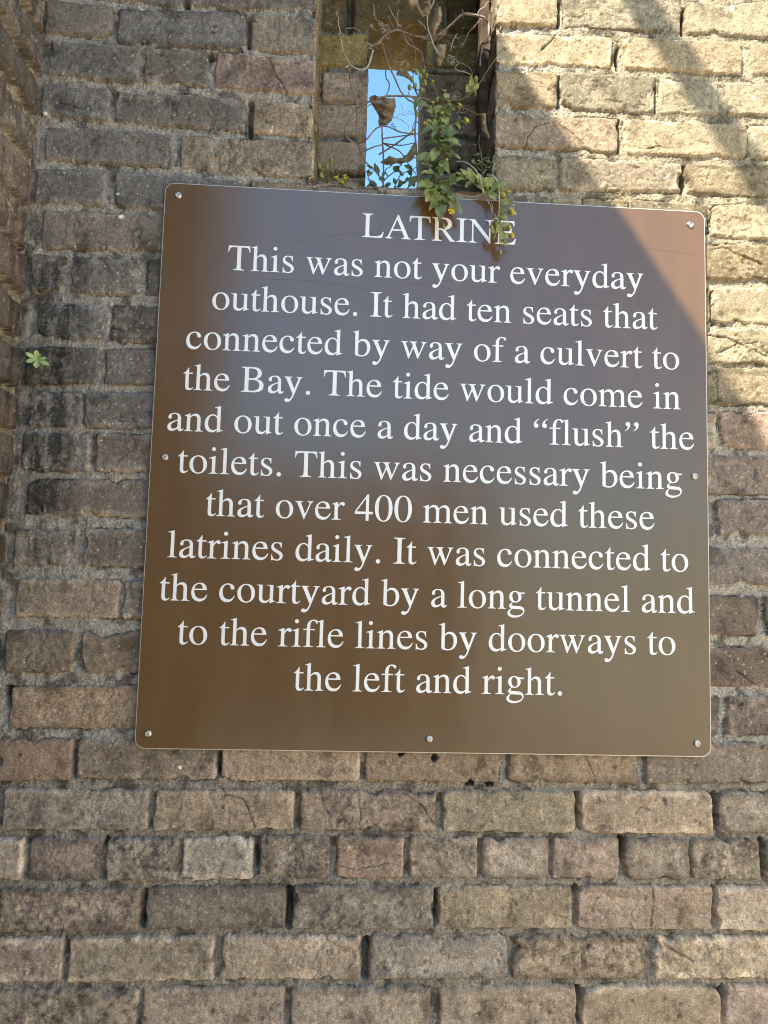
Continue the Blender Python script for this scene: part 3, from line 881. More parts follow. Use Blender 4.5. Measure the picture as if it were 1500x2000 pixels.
set_col(o, np.concatenate([C.reshape(-1, 3), np.full((7, 3), .2)]))
# the wall top's handrail, which throws the second band of shade
def tube_mesh(pts, rad, n=8, cap=True):
    pts = [np.asarray(p, float) for p in pts]
    V, F = [], []
    ref = np.array([0.31, 0.17, 0.93])
    for i, p in enumerate(pts):
        t = pts[min(i + 1, len(pts) - 1)] - pts[max(i - 1, 0)]
        t = t / (np.linalg.norm(t) + 1e-12)
        a = np.cross(t, ref)
        if np.linalg.norm(a) < 1e-3:
            a = np.cross(t, np.array([1., 0, 0]))
        a /= np.linalg.norm(a)
        b = np.cross(t, a)
        ref = b if False else ref
        r = rad[i] if hasattr(rad, '__len__') else rad
        for k in range(n):
            q = 2 * math.pi * k / n
            V.append(p + r * (math.cos(q) * a + math.sin(q) * b))
        if i:
            for k in range(n):
                F.append(((i - 1) * n + k, (i - 1) * n + (k + 1) % n, i * n + (k + 1) % n, i * n + k))
    if cap:
        F.append(tuple(range(n))[::-1])
        F.append(tuple((len(pts) - 1) * n + k for k in range(n)))
    return V, F
ZR = 2.352 + ZO
rail = thing('handrail', 'grey pipe handrail along the top of the side wall', 'railing', (XL, -1.0, TOPL + ZO))
v, f = tube_mesh([(-0.66, -2.0, ZR), (-0.66, -1.0, ZR), (-0.66, 0.0, ZR)], 0.030, 16)
link_mesh('rail', v, f, M_RAIL, rail)
for y in (-0.18, -1.95):
    v, f = tube_mesh([(-0.66, y, TOPL + ZO - .02), (-0.66, y, ZR)], 0.022, 12)
    link_mesh('post', v, f, M_RAIL, rail)

# ------------------------------------------------------------------ the rest of the yard behind the camera, plus an added bounce wall
def mat_blockwall():
    mt, nt, b = new_mat('far_brick')
    tc = nd(nt, 'ShaderNodeTexCoord')
    mp = nd(nt, 'ShaderNodeMapping')
    nt.links.new(tc.outputs['UV'], mp.inputs['Vector'])
    bt = nd(nt, 'ShaderNodeTexBrick')
    bt.inputs['Color1'].default_value = (.33, .255, .165, 1)
    bt.inputs['Color2'].default_value = (.25, .20, .135, 1)
    bt.inputs['Mortar'].default_value = (.34, .30, .24, 1)
    bt.inputs['Scale'].default_value = 1.0
    bt.inputs['Brick Width'].default_value = 0.225
    bt.inputs['Row Height'].default_value = 0.0765
    bt.inputs['Mortar Size'].default_value = 0.006
    nt.links.new(mp.outputs[0], bt.inputs['Vector'])
    nt.links.new(bt.outputs['Color'], b.inputs['Base Color'])
    bp = nd(nt, 'ShaderNodeBump')
    bp.inputs['Distance'].default_value = 0.006
    bp.invert = True
    nt.links.new(bt.outputs['Fac'], bp.inputs['Height'])
    nt.links.new(bp.outputs[0], b.inputs['Normal'])
    b.inputs['Roughness'].default_value = 0.9
    return mt
M_FAR = mat_blockwall()

M_BOUNCE = mat_simple('pale_bounce', (.70, .63, .52), 0.9, 0.12, 7)
def box_wall(name, label, x0, x1, y0, y1, h, mat=None):
    v = [(x0, y0, 0), (x1, y0, 0), (x1, y1, 0), (x0, y1, 0), (x0, y0, h), (x1, y0, h), (x1, y1, h), (x0, y1, h)]
    f = [(0, 1, 5, 4), (1, 2, 6, 5), (2, 3, 7, 6), (3, 0, 4, 7), (4, 5, 6, 7)]
    o = link_mesh(name, v, f, mat or M_FAR, smooth=False)
    uv = o.data.uv_layers.new(name='UVMap')
    for p in o.data.polygons:
        for li in p.loop_indices:
            c = o.data.vertices[o.data.loops[li].vertex_index].co
            nrm = p.normal
            uv.data[li].uv = (c.y, c.z) if abs(nrm.x) > .5 else ((c.x, c.z) if abs(nrm.y) > .5 else (c.x, c.y))
    tag(o, label, 'wall')
    return o
box_wall('courtyard_wall', 'plain brick wall across the yard behind the viewer', -3.0, 1.3, -6.3, -6.0, 2.35)
box_wall('bounce_wall', 'unseen pale wall added on the right to bounce sunlight into the shade', 1.60, 2.0, -2.1, 0.0, 3.1, M_BOUNCE)  # out-of-view pale wall added as a reflector to fill the shade
gv = [(x, y, -0.004 if 0 else 0.0) for y in (-400, -8, -5.5, -3, -1, .6, 8, 400) for x in (-400, -6, -1, 1, 3, 6, 400)]
gf = [(j * 7 + i, j * 7 + i + 1, (j + 1) * 7 + i + 1, (j + 1) * 7 + i) for j in range(7) for i in range(6)]
g = link_mesh('ground', gv, gf, M_GROUND, smooth=False)
g['kind'] = 'structure'

# ------------------------------------------------------------------ the sign
# serif letter outlines, 1000 units to the em: advance, then pieces of closed contours (the first outer, the others counters)
GL = {
 ' ': (250, []),
 'i': (278, ["M16 0L253 0L253 15C195 18 179 32 179 90L179 457L174 460L20 405L20 390C45 396 60 396 70 393C86 389 95 376 95 340L95 90C95 30 80 18 16 15Z", "O128 632 51 51"]),
 'l': (278, ["M19 0L257 0L257 15C197 18 181 32 181 84L181 681L176 683C130 668 80 655 19 641L19 626C38 628 55 628 66 627C88 624 97 612 97 575L97 84C97 32 80 19 19 15Z"]),
 'h': (500, ["M9 0L225 0L225 15C175 19 158 35 158 85L158 683L153 683C115 668 70 655 10 641L10 626C30 628 45 628 53 627C69 624 74 612 74 575L74 85C74 30 62 19 9 15Z", "ARCH 156 332 416 487 272"]),
 'n': (500, ["M16 0L230 0L230 15C177 19 161 32 161 84L161 457L155 460L18 408L18 392C30 395 40 395 50 393C70 390 77 375 77 340L77 84C77 30 65 18 16 15Z", "ARCH 159 338 422 485 282"]),
 'm': (778, ["M16 0L230 0L230 15C177 19 161 32 161 84L161 457L155 460L19 408L19 392C30 395 40 395 50 393C70 390 77 375 77 340L77 84C77 30 65 18 16 15Z", "ARCH 159 348 432 505 285", "ARCH 430 621 705 775 560"]),
 'u': (500, ["M9 450L155 450L155 145C155 80 185 50 232 50C272 50 305 70 341 108L341 75C305 20 262 -10 208 -10C120 -10 71 45 71 140L71 385C71 422 60 433 9 436Z",
             "M259 450L424 450L424 110C424 60 435 50 479 50L479 36C430 22 390 8 345 -10L340 -6L340 385C340 422 325 433 259 436Z"]),
 'r': (333, ["M5 0L245 0L245 15C180 19 160 32 160 84L160 457L155 460L7 406L7 391C22 394 32 395 44 393C68 390 76 375 76 340L76 84C76 30 62 18 5 15Z",
             "M158 365C195 430 233 460 272 460C310 460 335 440 335 408C335 380 318 362 294 362C268 362 256 392 234 392C210 392 180 345 158 300Z"]),
 't': (278, ["M255 450L154 450L154 579L141 579C110 512 70 462 13 432L13 418L70 418L70 110C70 30 100 -10 158 -10C210 -10 250 15 279 66L266 77C245 50 225 40 204 40C170 40 154 62 154 117L154 418L255 418Z"]),
 'o': (500, ["M250 460C378 460 470 367 470 227C470 92 378 -10 248 -10C120 -10 29 90 29 227C29 365 122 460 250 460Z|M240 432C330 432 380 330 380 205C380 85 340 18 260 18C170 18 119 120 119 245C119 360 165 432 240 432Z"]),
 'c': (444, ["M398 156L412 147C370 40 310 -10 222 -10C103 -10 25 80 25 215C25 360 115 460 238 460C325 460 395 412 395 350C395 325 375 308 350 308C320 308 305 325 298 355C292 398 280 430 228 430C150 430 105 360 105 262C105 145 165 60 258 60C315 60 355 88 398 156Z"]),
 'e': (444, ["M405 164L424 157C390 45 320 -10 230 -10C100 -10 25 85 25 220C25 365 115 460 238 460C340 460 400 395 405 277L97 277C97 145 160 60 258 60C320 60 365 90 405 164Z|M99 309L304 309C298 390 270 426 213 426C155 426 110 385 99 309Z"]),
 'a': (444, ["M442 66L442 40C415 5 390 -10 357 -10C318 -10 294 16 290 62C245 15 198 -10 145 -10C80 -10 37 32 37 96C37 180 95 220 289 290L289 335C289 400 258 432 205 432C160 432 130 412 130 385C130 370 134 360 134 350C134 322 115 305 92 305C68 305 51 322 51 347C51 410 120 460 215 460C320 460 373 410 373 310L373 105C373 65 380 47 402 47C415 47 425 52 442 66Z|M289 262C170 218 125 180 125 122C125 78 150 50 188 50C215 50 245 63 270 85C285 98 289 110 289 130Z"]),
 's': (389, ["M313 450L313 314L297 314C280 395 250 432 195 432C145 432 115 405 115 365C115 330 135 308 185 280L255 240C320 203 348 165 348 115C348 42 285 -10 200 -10C155 -10 120 5 95 5C84 5 78 0 72 -8L58 -8L58 150L73 150C92 60 130 18 190 18C240 18 272 48 272 92C272 128 252 152 200 180L140 213C80 246 52 285 52 335C52 408 110 460 190 460C240 460 262 447 282 447C290 447 296 450 300 456L313 456Z"]),
 'v': (500, ["M19 450L215 450L215 435C180 434 168 425 168 410C168 400 172 388 178 374L275 120L368 355C374 370 378 385 378 400C378 424 362 433 325 435L325 450L477 450L477 435C445 430 430 415 410 370L265 14C258 -8 255 -14 250 -14C244 -14 240 -6 234 8L90 350C65 415 50 432 19 435Z"]),
 'w': (722, ["M21 450L196 450L196 435C160 433 148 425 148 408C148 400 150 390 155 377L248 118L330 330L315 370C296 418 282 432 245 435L245 450L445 450L445 435C408 433 395 424 395 405C395 395 398 385 402 375L493 118L583 355C588 370 592 385 592 398C592 424 580 432 545 435L545 450L694 450L694 435C665 431 652 420 632 375L482 14C475 -6 470 -14 465 -14C459 -14 454 -6 448 10L345 270L240 14C232 -6 228 -14 222 -14C216 -14 212 -6 206 10L85 360C65 418 52 432 21 435Z"]),
 'y': (500, ["M14 450L213 450L213 435C177 434 163 426 163 408C163 398 168 384 174 370L272 130L355 360C362 380 366 393 366 405C366 425 350 433 318 435L318 450L475 450L475 435C447 430 435 420 418 375L265 -30C225 -140 170 -218 95 -218C55 -218 30 -196 30 -165C30 -138 48 -120 74 -120C105 -120 115 -140 140 -140C165 -140 190 -110 215 -50L232 -5L80 345C50 412 42 428 14 435Z"]),
 'b': (500, ["M69 30L153 72L153 683L148 683C105 668 60 655 3 641L3 626C20 628 35 628 45 626C62 622 69 610 69 575Z",
             "M69 34C120 0 180 -10 235 -10C370 -10 468 95 468 240C468 370 390 460 285 460C230 460 185 435 151 388L151 340C180 385 215 403 255 403C335 403 380 330 380 220C380 95 330 22 240 22C195 22 153 42 151 72L110 75Z"]),
 'd': (500, ["M340 -6L346 -10C390 8 430 22 491 38L491 53C435 52 424 62 424 105L424 683L419 683C375 668 325 655 272 641L272 626C290 628 305 628 318 627C335 624 340 610 340 575Z",
             "M342 395C315 440 280 460 235 460C115 460 27 345 27 205C27 78 100 -10 205 -10C262 -10 305 12 342 62L342 95C310 62 280 50 245 50C165 50 115 125 115 240C115 355 160 428 228 428C285 428 335 380 342 320Z"]),
 'g': (500, ["M228 460C325 460 390 395 390 312C390 225 320 165 230 165C135 165 70 225 70 312C70 400 135 460 228 460Z|M220 432C175 432 152 395 152 335C152 255 190 192 240 192C285 192 308 228 308 285C308 370 270 432 220 432Z",
             "M330 437L362 425L470 425L470 387L372 387L340 400Z",
             "M188 182C140 150 132 132 132 115C132 95 155 85 200 82L330 76C415 72 467 30 467 -40C467 -140 350 -218 215 -218C105 -218 28 -172 28 -105C28 -60 60 -25 127 12C90 28 70 48 70 75C70 105 95 135 155 178Z|M145 5C110 -25 95 -52 95 -80C95 -130 150 -165 240 -165C350 -165 430 -120 430 -62C430 -20 395 -4 310 -2C245 0 195 2 145 5Z"]),
 'f': (333, ["M20 0L280 0L280 15C205 18 188 32 188 90L188 418L309 418L309 450L187 450C187 590 210 655 262 655C285 655 300 645 315 620C330 595 338 585 352 585C370 585 383 600 383 622C383 658 335 683 280 683C170 683 103 610 103 470L103 450L21 450L21 418L104 418L104 95C104 32 92 20 20 15Z"]),
 'L': (611, ["M12 662L294 662L294 643C220 638 204 622 204 560L204 92C204 52 222 38 270 38L330 38C470 38 530 65 573 174L598 174L550 0L12 0L12 19C85 23 101 40 101 105L101 557C101 622 86 638 12 643Z"]),
 'A': (722, ["M706 0L451 0L451 19C505 21 522 30 522 56C522 72 515 95 505 118L459 222L199 222L153 107C147 90 143 75 143 62C143 32 165 20 213 19L213 0L15 0L15 19C62 24 78 42 120 140L345 674L367 674L622 95C650 30 662 22 706 19Z|M216 262L331 538L446 262Z"]),
 'T': (611, ["M17 492L30 662L580 662L593 492L569 492C553 592 528 620 440 620L357 620L357 110C357 40 375 23 452 19L452 0L159 0L159 19C240 23 255 42 255 122L255 620L172 620C84 620 57 592 41 492Z"]),
 'R': (667, ["M17 0L294 0L294 19C220 23 204 40 204 105L204 311L290 308L515 0L659 0L659 19C625 21 605 32 580 65L380 322C495 340 560 400 560 490C560 600 470 662 320 662L17 662L17 643C88 637 102 622 102 557L102 105C102 38 90 24 17 19Z|M204 349C370 345 448 400 448 490C448 580 390 624 280 624L250 624C218 624 204 616 204 590Z"]),
 'I': (333, ["M18 0L315 0L315 19C240 22 218 36 218 105L218 557C218 625 238 640 315 643L315 662L18 662L18 643C95 640 116 625 116 557L116 105C116 38 95 22 18 19Z"]),
 'N': (722, ["M12 662L185 662L573 171L573 540C573 615 555 640 476 643L476 662L707 662L707 643C640 637 615 615 615 540L615 -11L601 -11L151 545L151 120C151 42 170 22 245 19L245 0L12 0L12 19C85 24 109 42 109 120L109 595C75 632 55 641 12 643Z"]),
 'E': (611, ["M12 662L546 662L550 519L526 519C510 600 485 624 405 624L235 624C208 624 201 618 201 590L201 364L350 364C420 364 435 385 447 455L470 455L470 237L447 237C437 305 420 325 350 325L201 325L201 80C201 45 220 38 290 38L340 38C480 38 525 70 570 169L597 169L555 0L12 0L12 19C82 24 100 38 100 105L100 557C100 622 85 638 12 643Z"]),
 'B': (667, ["M17 662L320 662C450 662 535 600 535 500C535 420 480 370 395 350C520 330 593 270 593 180C593 65 500 0 340 0L17 0L17 19C90 24 104 40 104 105L104 557C104 625 90 638 17 643Z|M204 365L290 365C385 368 430 410 430 492C430 575 380 625 270 625L240 625C213 625 204 616 204 590Z|M204 325L204 85C204 50 222 38 265 38C410 38 485 85 485 180C485 270 420 322 310 325Z"]),
 '4': (500, ["M472 167L472 231L370 231L370 676L326 676L12 231L12 167L293 167L293 0L370 0L370 167Z|M52 231L292 231L292 571Z"]),
 '0': (500, ["M250 676C390 676 476 540 476 331C476 130 390 -14 250 -14C108 -14 24 125 24 331C24 540 110 676 250 676Z|M250 650C165 650 120 530 120 331C120 130 165 12 250 12C335 12 380 130 380 331C380 530 335 650 250 650Z"]),
 '.': (250, ["O125 44 56 56"]),
 '“': (444, ["M183 676C95 640 43 575 43 505C43 460 68 432 105 432C140 432 165 456 165 488C165 520 143 542 110 544C104 590 135 635 189 661Z", "M408 676C320 640 268 575 268 505C268 460 293 432 330 432C365 432 390 456 390 488C390 520 368 542 335 544C329 590 360 635 414 661Z"]),
 '”': (444, ["M36 433C124 469 176 534 176 604C176 649 151 677 114 677C79 677 54 653 54 621C54 589 76 567 109 565C115 519 84 474 30 448Z", "M261 433C349 469 401 534 401 604C401 649 376 677 339 677C304 677 279 653 279 621C279 589 301 567 334 565C340 519 309 474 255 448Z"]),
}
import re
def flat_path(s):
    out, cur = [], None
    for cmd, arg in re.findall(r'([MLCZ])([^MLCZ]*)', s):
        v = [float(q) for q in arg.split()]
        if cmd in 'ML':
            out.append((v[0], v[1])); cur = (v[0], v[1])
        elif cmd == 'C':
            p0, p1, p2, p3 = cur, (v[0], v[1]), (v[2], v[3]), (v[4], v[5])
            for k in range(1, 11):
                t = k / 10
                out.append(tuple((1 - t) ** 3 * p0[q] + 3 * (1 - t) ** 2 * t * p1[q] + 3 * (1 - t) * t * t * p2[q] + t ** 3 * p3[q] for q in (0, 1)))
            cur = p3
    if len(out) > 1 and abs(out[0][0] - out[-1][0]) + abs(out[0][1] - out[-1][1]) < 1e-6:
        out.pop()
    return out
def glyph_pieces(ch):
    res = []
    for s in GL[ch][1]:
        if s[0] == 'O':
            x, y, a, b = map(float, s[1:].split())
            res.append([[(x + a * math.cos(k * math.pi / 14), y + b * math.sin(k * math.pi / 14)) for k in range(28)]])
        elif s.startswith('ARCH'):
            x0, sl, sr, fr, fl = map(float, s[4:].split())
            k = (sl + 30 - x0) / 206
            f = lambda a: x0 + (a - 156) * k
            p = "M%g 376C%g 430 %g 460 %g 460C%g 460 %g 400 %g 300L%g 84C%g 30 %g 19 %g 15L%g 0L%g 0L%g 15C%g 20 %g 32 %g 84L%g 290C%g 365 %g 402 %g 402C%g 402 %g 385 %g 342Z" % (
                x0, f(190), f(238), f(288), sr - 46, sr, sr, sr, sr, sr + 14, fr, fr, fl, fl, sl - 12, sl, sl, sl, sl, f(303), f(252), f(220), f(190), x0)
            res.append([flat_path(p)])
        else:
            res.append([flat_path(q) for q in s.split('|')])
    return res
GT = {}
for ch in GL:
    GT[ch] = []
    for cont in glyph_pieces(ch):
        vs = [[Vector((x, y, 0)) for x, y in c] for c in cont]
        tr = tessellate_polygon(vs)
        flatv = [p for c in cont for p in c]
        GT[ch].append((flatv, cont, tr))

sign = thing('information_sign', 'large square brown metal sign with white serif lettering headed LATRINE', 'sign', (0, 0.003, ZO - 0.457))
def mat_panel():
    mt, nt, b = new_mat('brown_satin_panel')
    geo = nd(nt, 'ShaderNodeNewGeometry')
    mp = nd(nt, 'ShaderNodeMapping')
    mp.inputs['Scale'].default_value = (6, 6, 900)
    nt.links.new(geo.outputs['Position'], mp.inputs['Vector'])
    n = nd(nt, 'ShaderNodeTexNoise')
    n.inputs['Scale'].default_value = 1.0
    n.inputs['Detail'].default_value = 2
    nt.links.new(mp.outputs[0], n.inputs['Vector'])
    n2 = nd(nt, 'ShaderNodeTexNoise')
    n2.inputs['Scale'].default_value = 1
    n2.inputs['Detail'].default_value = 5
    mp2 = nd(nt, 'ShaderNodeMapping')
    mp2.inputs['Scale'].default_value = (18, 18, 5)
    nt.links.new(geo.outputs['Position'], mp2.inputs['Vector'])
    nt.links.new(mp2.outputs[0], n2.inputs['Vector'])
    cr = nd(nt, 'ShaderNodeValToRGB')
    cr.color_ramp.elements[0].position, cr.color_ramp.elements[1].position = 0.3, 0.75
    cr.color_ramp.elements[0].color = (0.118, 0.061, 0.019, 1)
    cr.color_ramp.elements[1].color = (0.142, 0.075, 0.026, 1)
    nt.links.new(n2.outputs['Fac'], cr.inputs['Fac'])
    nt.links.new(cr.outputs[0], b.inputs['Base Color'])
    r = nd(nt, 'ShaderNodeMapRange')
    r.inputs['From Min'].default_value = 0.3
    r.inputs['From Max'].default_value = 0.7
    r.inputs['To Min'].default_value = 0.15
    r.inputs['To Max'].default_value = 0.24
    nt.links.new(n2.outputs['Fac'], r.inputs['Value'])
    
    b.inputs['Base Color'].default_value = (0.130, 0.066, 0.019, 1)
    b.inputs['Specular IOR Level'].default_value = 0.12
    b.inputs['Metallic'].default_value = 0.0
    b.inputs['Roughness'].default_value = 0.46
    gl = nd(nt, 'ShaderNodeBsdfGlossy')
    gl.inputs['Color'].default_value = (0.60, 0.86, 1.0, 1)  # blue of the reflected sky put into the gloss colour
    fr = nd(nt, 'ShaderNodeFresnel')
    fr.inputs['IOR'].default_value = 1.66
    mx = nd(nt, 'ShaderNodeMixShader')
    nt.links.new(fr.outputs[0], mx.inputs['Fac'])
    nt.links.new(b.outputs[0], mx.inputs[1])
    nt.links.new(gl.outputs[0], mx.inputs[2])
    nt.links.new(mx.outputs[0], nt.nodes['Material Output'].inputs['Surface'])
    bp = nd(nt, 'ShaderNodeBump')
    bp.inputs['Strength'].default_value = 0.10
    bp.inputs['Distance'].default_value = 0.0004
    nt.links.new(n.outputs['Fac'], bp.inputs['Height'])
    bp2 = nd(nt, 'ShaderNodeBump')
    bp2.inputs['Strength'].default_value = 0.25
    bp2.inputs['Distance'].default_value = 0.004
    n3 = nd(nt, 'ShaderNodeTexNoise')
    n3.inputs['Scale'].default_value = 3.5
    n3.inputs['Detail'].default_value = 1
    nt.links.new(geo.outputs['Position'], n3.inputs['Vector'])
    nt.links.new(n3.outputs['Fac'], bp2.inputs['Height'])
    nt.links.new(bp2.outputs[0], bp.inputs['Normal'])
    nt.links.new(r.outputs[0], gl.inputs['Roughness'])
    nt.links.new(bp.outputs[0], b.inputs['Normal'])
    nt.links.new(bp.outputs[0], gl.inputs['Normal'])
    return mt
M_PANEL = mat_panel()
M_TEXT = mat_simple('white_vinyl', (0.86, 0.86, 0.86), 0.30, 0.03, 30, spec=0.5)
M_SCR = mat_simple('fine_scratch', (0.075, 0.045, 0.028), 0.6, 0.1, 50)

def rrect(hw, r, n=8):
    p = []
    for cx, cz, a0 in ((hw - r, hw - r, 0), (-hw + r, hw - r, 90), (-hw + r, -hw + r, 180), (hw - r, -hw + r, 270)):
        for k in range(n + 1):
            a = math.radians(a0 + 90 * k / n)
            p.append((cx + r * math.cos(a), cz + r * math.sin(a)))
    return p
def panel():
    V, F, mi = [], [], []
    rings = [(0.457, 0.016, 0.0035), (0.457, 0.016, 0.0006), (0.4562, 0.0155, 0.0), (0.4556, 0.015, 0.0)]
    for hw, r, y in rings:
        V += [(x, y, z + ZO) for x, z in rrect(hw, r)]
    n = len(V) // len(rings)
    for k in range(len(rings) - 1):
        for i in range(n):
            a, b = k * n + i, k * n + (i + 1) % n
            F.append((a, b, b + n, a + n)); mi.append(1)
    F.append(tuple((len(rings) - 1) * n + i for i in range(n))); mi.append(0)
    F.append(tuple(range(n))[::-1]); mi.append(0)
    return link_mesh('panel', V, F, None, sign, smooth=False, mats=[M_PANEL, M_EDGE], midx=mi)
panel()
TEXT = ["LATRINE", "This was not your everyday", "outhouse. It had ten seats that", "connected by way of a culvert to", "the Bay. The tide would come in",
        "and out once a day and “flush” the", "toilets. This was necessary being", "that over 400 men used these", "latrines daily. It was connected to",
        "the courtyard by a long tunnel and", "to the rifle lines by doorways to", "the left and right."]
SIZE = 0.0630
for li, line in enumerate(TEXT):
    kern = {('A', 'T'): -80, ('L', 'A'): 10}
    adv = [GL[c][0] + kern.get((c, line[i + 1] if i + 1 < len(line) else ''), 0) for i, c in enumerate(line)]
    k = SIZE / 1000 * (0.985 if li == 0 else 1)
    x = -sum(adv) * k / 2
    zb = 0.3806 - 0.06765 * li
    V, F = [], []
    for ci_, (c, a) in enumerate(zip(line, adv)):
        for pi, (fv, cont, tr) in enumerate(GT[c]):
            y0 = -0.00035 - 0.00004 * pi
            o = len(V)
            V += [(x + px * k, y0, zb + pz * k + ZO) for px, pz in fv]
            F += [tuple(o + q for q in t) for t in tr]
            n0 = o
            for cc_ in cont:                                     # rim of the raised letter
                n = len(cc_)
                o2 = len(V)
                V += [(x + px * k, 0.0002, zb + pz * k + ZO) for px, pz in cc_]
                F += [(n0 + q, n0 + (q + 1) % n, o2 + (q + 1) % n, o2 + q) for q in range(n)]
                n0 += n
        x += a * k
        if V and (c == ' ' or ci_ == len(line) - 1):
            link_mesh('lettering', V, F, M_TEXT, sign, smooth=False)   # one word
            V, F = [], []

def screw_mesh(R=0.0060, hgt=0.0038, n=40, m=14, rot=0.0):
    V, F = [], []
    for i in range(m + 1):
        r = R * (i / m) ** 0.85
        for k in range(n):
            a = 2 * math.pi * k / n
            x, z = r * math.cos(a), r * math.sin(a)
            xr, zr = x * math.cos(rot) - z * math.sin(rot), x * math.sin(rot) + z * math.cos(rot)
            h = hgt * math.sqrt(max(0, 1 - (r / R) ** 2.6)) if i < m else 0.0
            if (abs(xr) < R * .19 and abs(zr) < R * .55) or (abs(zr) < R * .19 and abs(xr) < R * .55):
                h -= 0.0022
            V.append((x, -h, z))
    for i in range(m):
        for k in range(n):
            a, b = i * n + k, i * n + (k + 1) % n
            F.append((a, b, b + n, a + n))
    return V, F
for k, (u, z) in enumerate([(-.4348, .4353), (.4308, .4322), (-.4338, -.0013), (.4334, -.0019), (-.4371, -.4339), (0, -.435), (.4331, -.4356)]):
    V, F = screw_mesh(rot=[.3, .8, .1, .5, .75, .2, .6][k])
    V = [(x + u, y - 0.0001, zz + z + ZO) for x, y, zz in V]
    link_mesh('screw', V, F, M_STEEL, sign)
# hairline scratches across the panel
SCR = [[(560, 478), (620, 465), (700, 456), (790, 460), (860, 480), (960, 515), (1005, 520), (1100, 490)], [(500, 545), (600, 548), (690, 560), (770, 578)], [(775, 575), (790, 556), (830, 555), (930, 575)],
       [(960, 705), (1040, 720), (1110, 760)], [(1060, 620), (1140, 595), (1200, 600)], [(1200, 478), (1300, 490), (1370, 500)]]
V, F = [], []
for pts in SCR:
    q = [np.array(unp(x, y, 0.0)) for x, y in pts]
    dense = []
    for i in range(len(q) - 1):
        p0, p1, p2, p3 = q[max(i - 1, 0)], q[i], q[i + 1], q[min(i + 2, len(q) - 1)]
        for t in np.linspace(0, 1, 8, endpoint=False):
            dense.append(.5 * ((2 * p1) + (p2 - p0) * t + (2 * p0 - 5 * p1 + 4 * p2 - p3) * t * t + (3 * p1 - p0 - 3 * p2 + p3) * t ** 3))
    for i, p in enumerate(dense):
        o = len(V)
        V += [(p[0], -0.00012, p[1] + ZO - .00015), (p[0], -0.00012, p[1] + ZO + .00015)]
        if i:
            F.append((o - 2, o, o + 1, o - 1))
link_mesh('scratch', V, F, M_SCR, sign, smooth=False)
# the old screw left in the brick beside the sign
V, F = screw_mesh(R=0.0036, hgt=0.0024, n=20, m=8)
u, z = unp(283, 882)
o = link_mesh('old_screw', [(x + u, y + WY - 0.0012, q + z + ZO) for x, y, q in V], F, M_RUST)
tag(o, 'small old screw rusting in the brick just left of the brown sign', 'screw')

# ------------------------------------------------------------------ plants in the recess
pr = random.Random(23)
ZX = lambda zx, zy: (590 + zx * 0.3, zy * 0.3)          # from the enlarged crop of the recess to photo pixels

def smooth(pts, step=0.004):
    """Catmull-Rom through 3-D points"""
    q = [np.asarray(p, float) for p in pts]
    out = []
    for i in range(len(q) - 1):
        p0, p1, p2, p3 = q[max(i - 1, 0)], q[i], q[i + 1], q[min(i + 2, len(q) - 1)]
        n = max(2, int(np.linalg.norm(p2 - p1) / step))
        for t in np.linspace(0, 1, n, endpoint=False):
            out.append(.5 * ((2 * p1) + (p2 - p0) * t + (2 * p0 - 5 * p1 + 4 * p2 - p3) * t * t + (3 * p1 - p0 - 3 * p2 + p3) * t ** 3))
    out.append(q[-1])
    return out

class MB:
    def __init__(s):
        s.V, s.F = [], []
    def add(s, v, f):
        o = len(s.V)
        s.V += [tuple(map(float, q)) for q in v]
        s.F += [tuple(i + o for i in t) for t in f]
    def tube(s, pts, r0, r1=None, n=6, jit=0.10, step=0.004, sm=True):
        p = smooth(pts, step) if sm else [np.asarray(q, float) for q in pts]
        r1 = r0 if r1 is None else r1
        rad = [(r0 + (r1 - r0) * i / max(1, len(p) - 1)) * (1 + pr.uniform(-jit, jit)) for i in range(len(p))]
        s.add(*tube_mesh(p, rad, n))
        return p
    def cone(s, p, d, r, h):
        d = np.asarray(d, float); d /= np.linalg.norm(d) + 1e-9
        a = np.cross(d, [0.3, 0.5, 0.8]); a /= np.linalg.norm(a) + 1e-9
        b = np.cross(d, a)
        v = [p + r * (math.cos(q) * a + math.sin(q) * b) for q in (0, 2.1, 4.2)] + [p + d * h]
        s.add(v, [(0, 1, 3), (1, 2, 3), (2, 0, 3), (2, 1, 0)])
    def build(s, name, mat, parent=None, smooth_=True, **k):
        return link_mesh(name, s.V, s.F, mat, parent, smooth=smooth_, **k)

def V3(zpts, y0, y1=None, wob=0.006):
    """crop points at depth y0..y1 with a little wander in depth"""
    y1 = y0 if y1 is None else y1
    n = len(zpts)
    return [P3(*ZX(*p), y0 + (y1 - y0) * i / max(1, n - 1) + pr.uniform(-wob, wob)) for i, p in enumerate(zpts)]

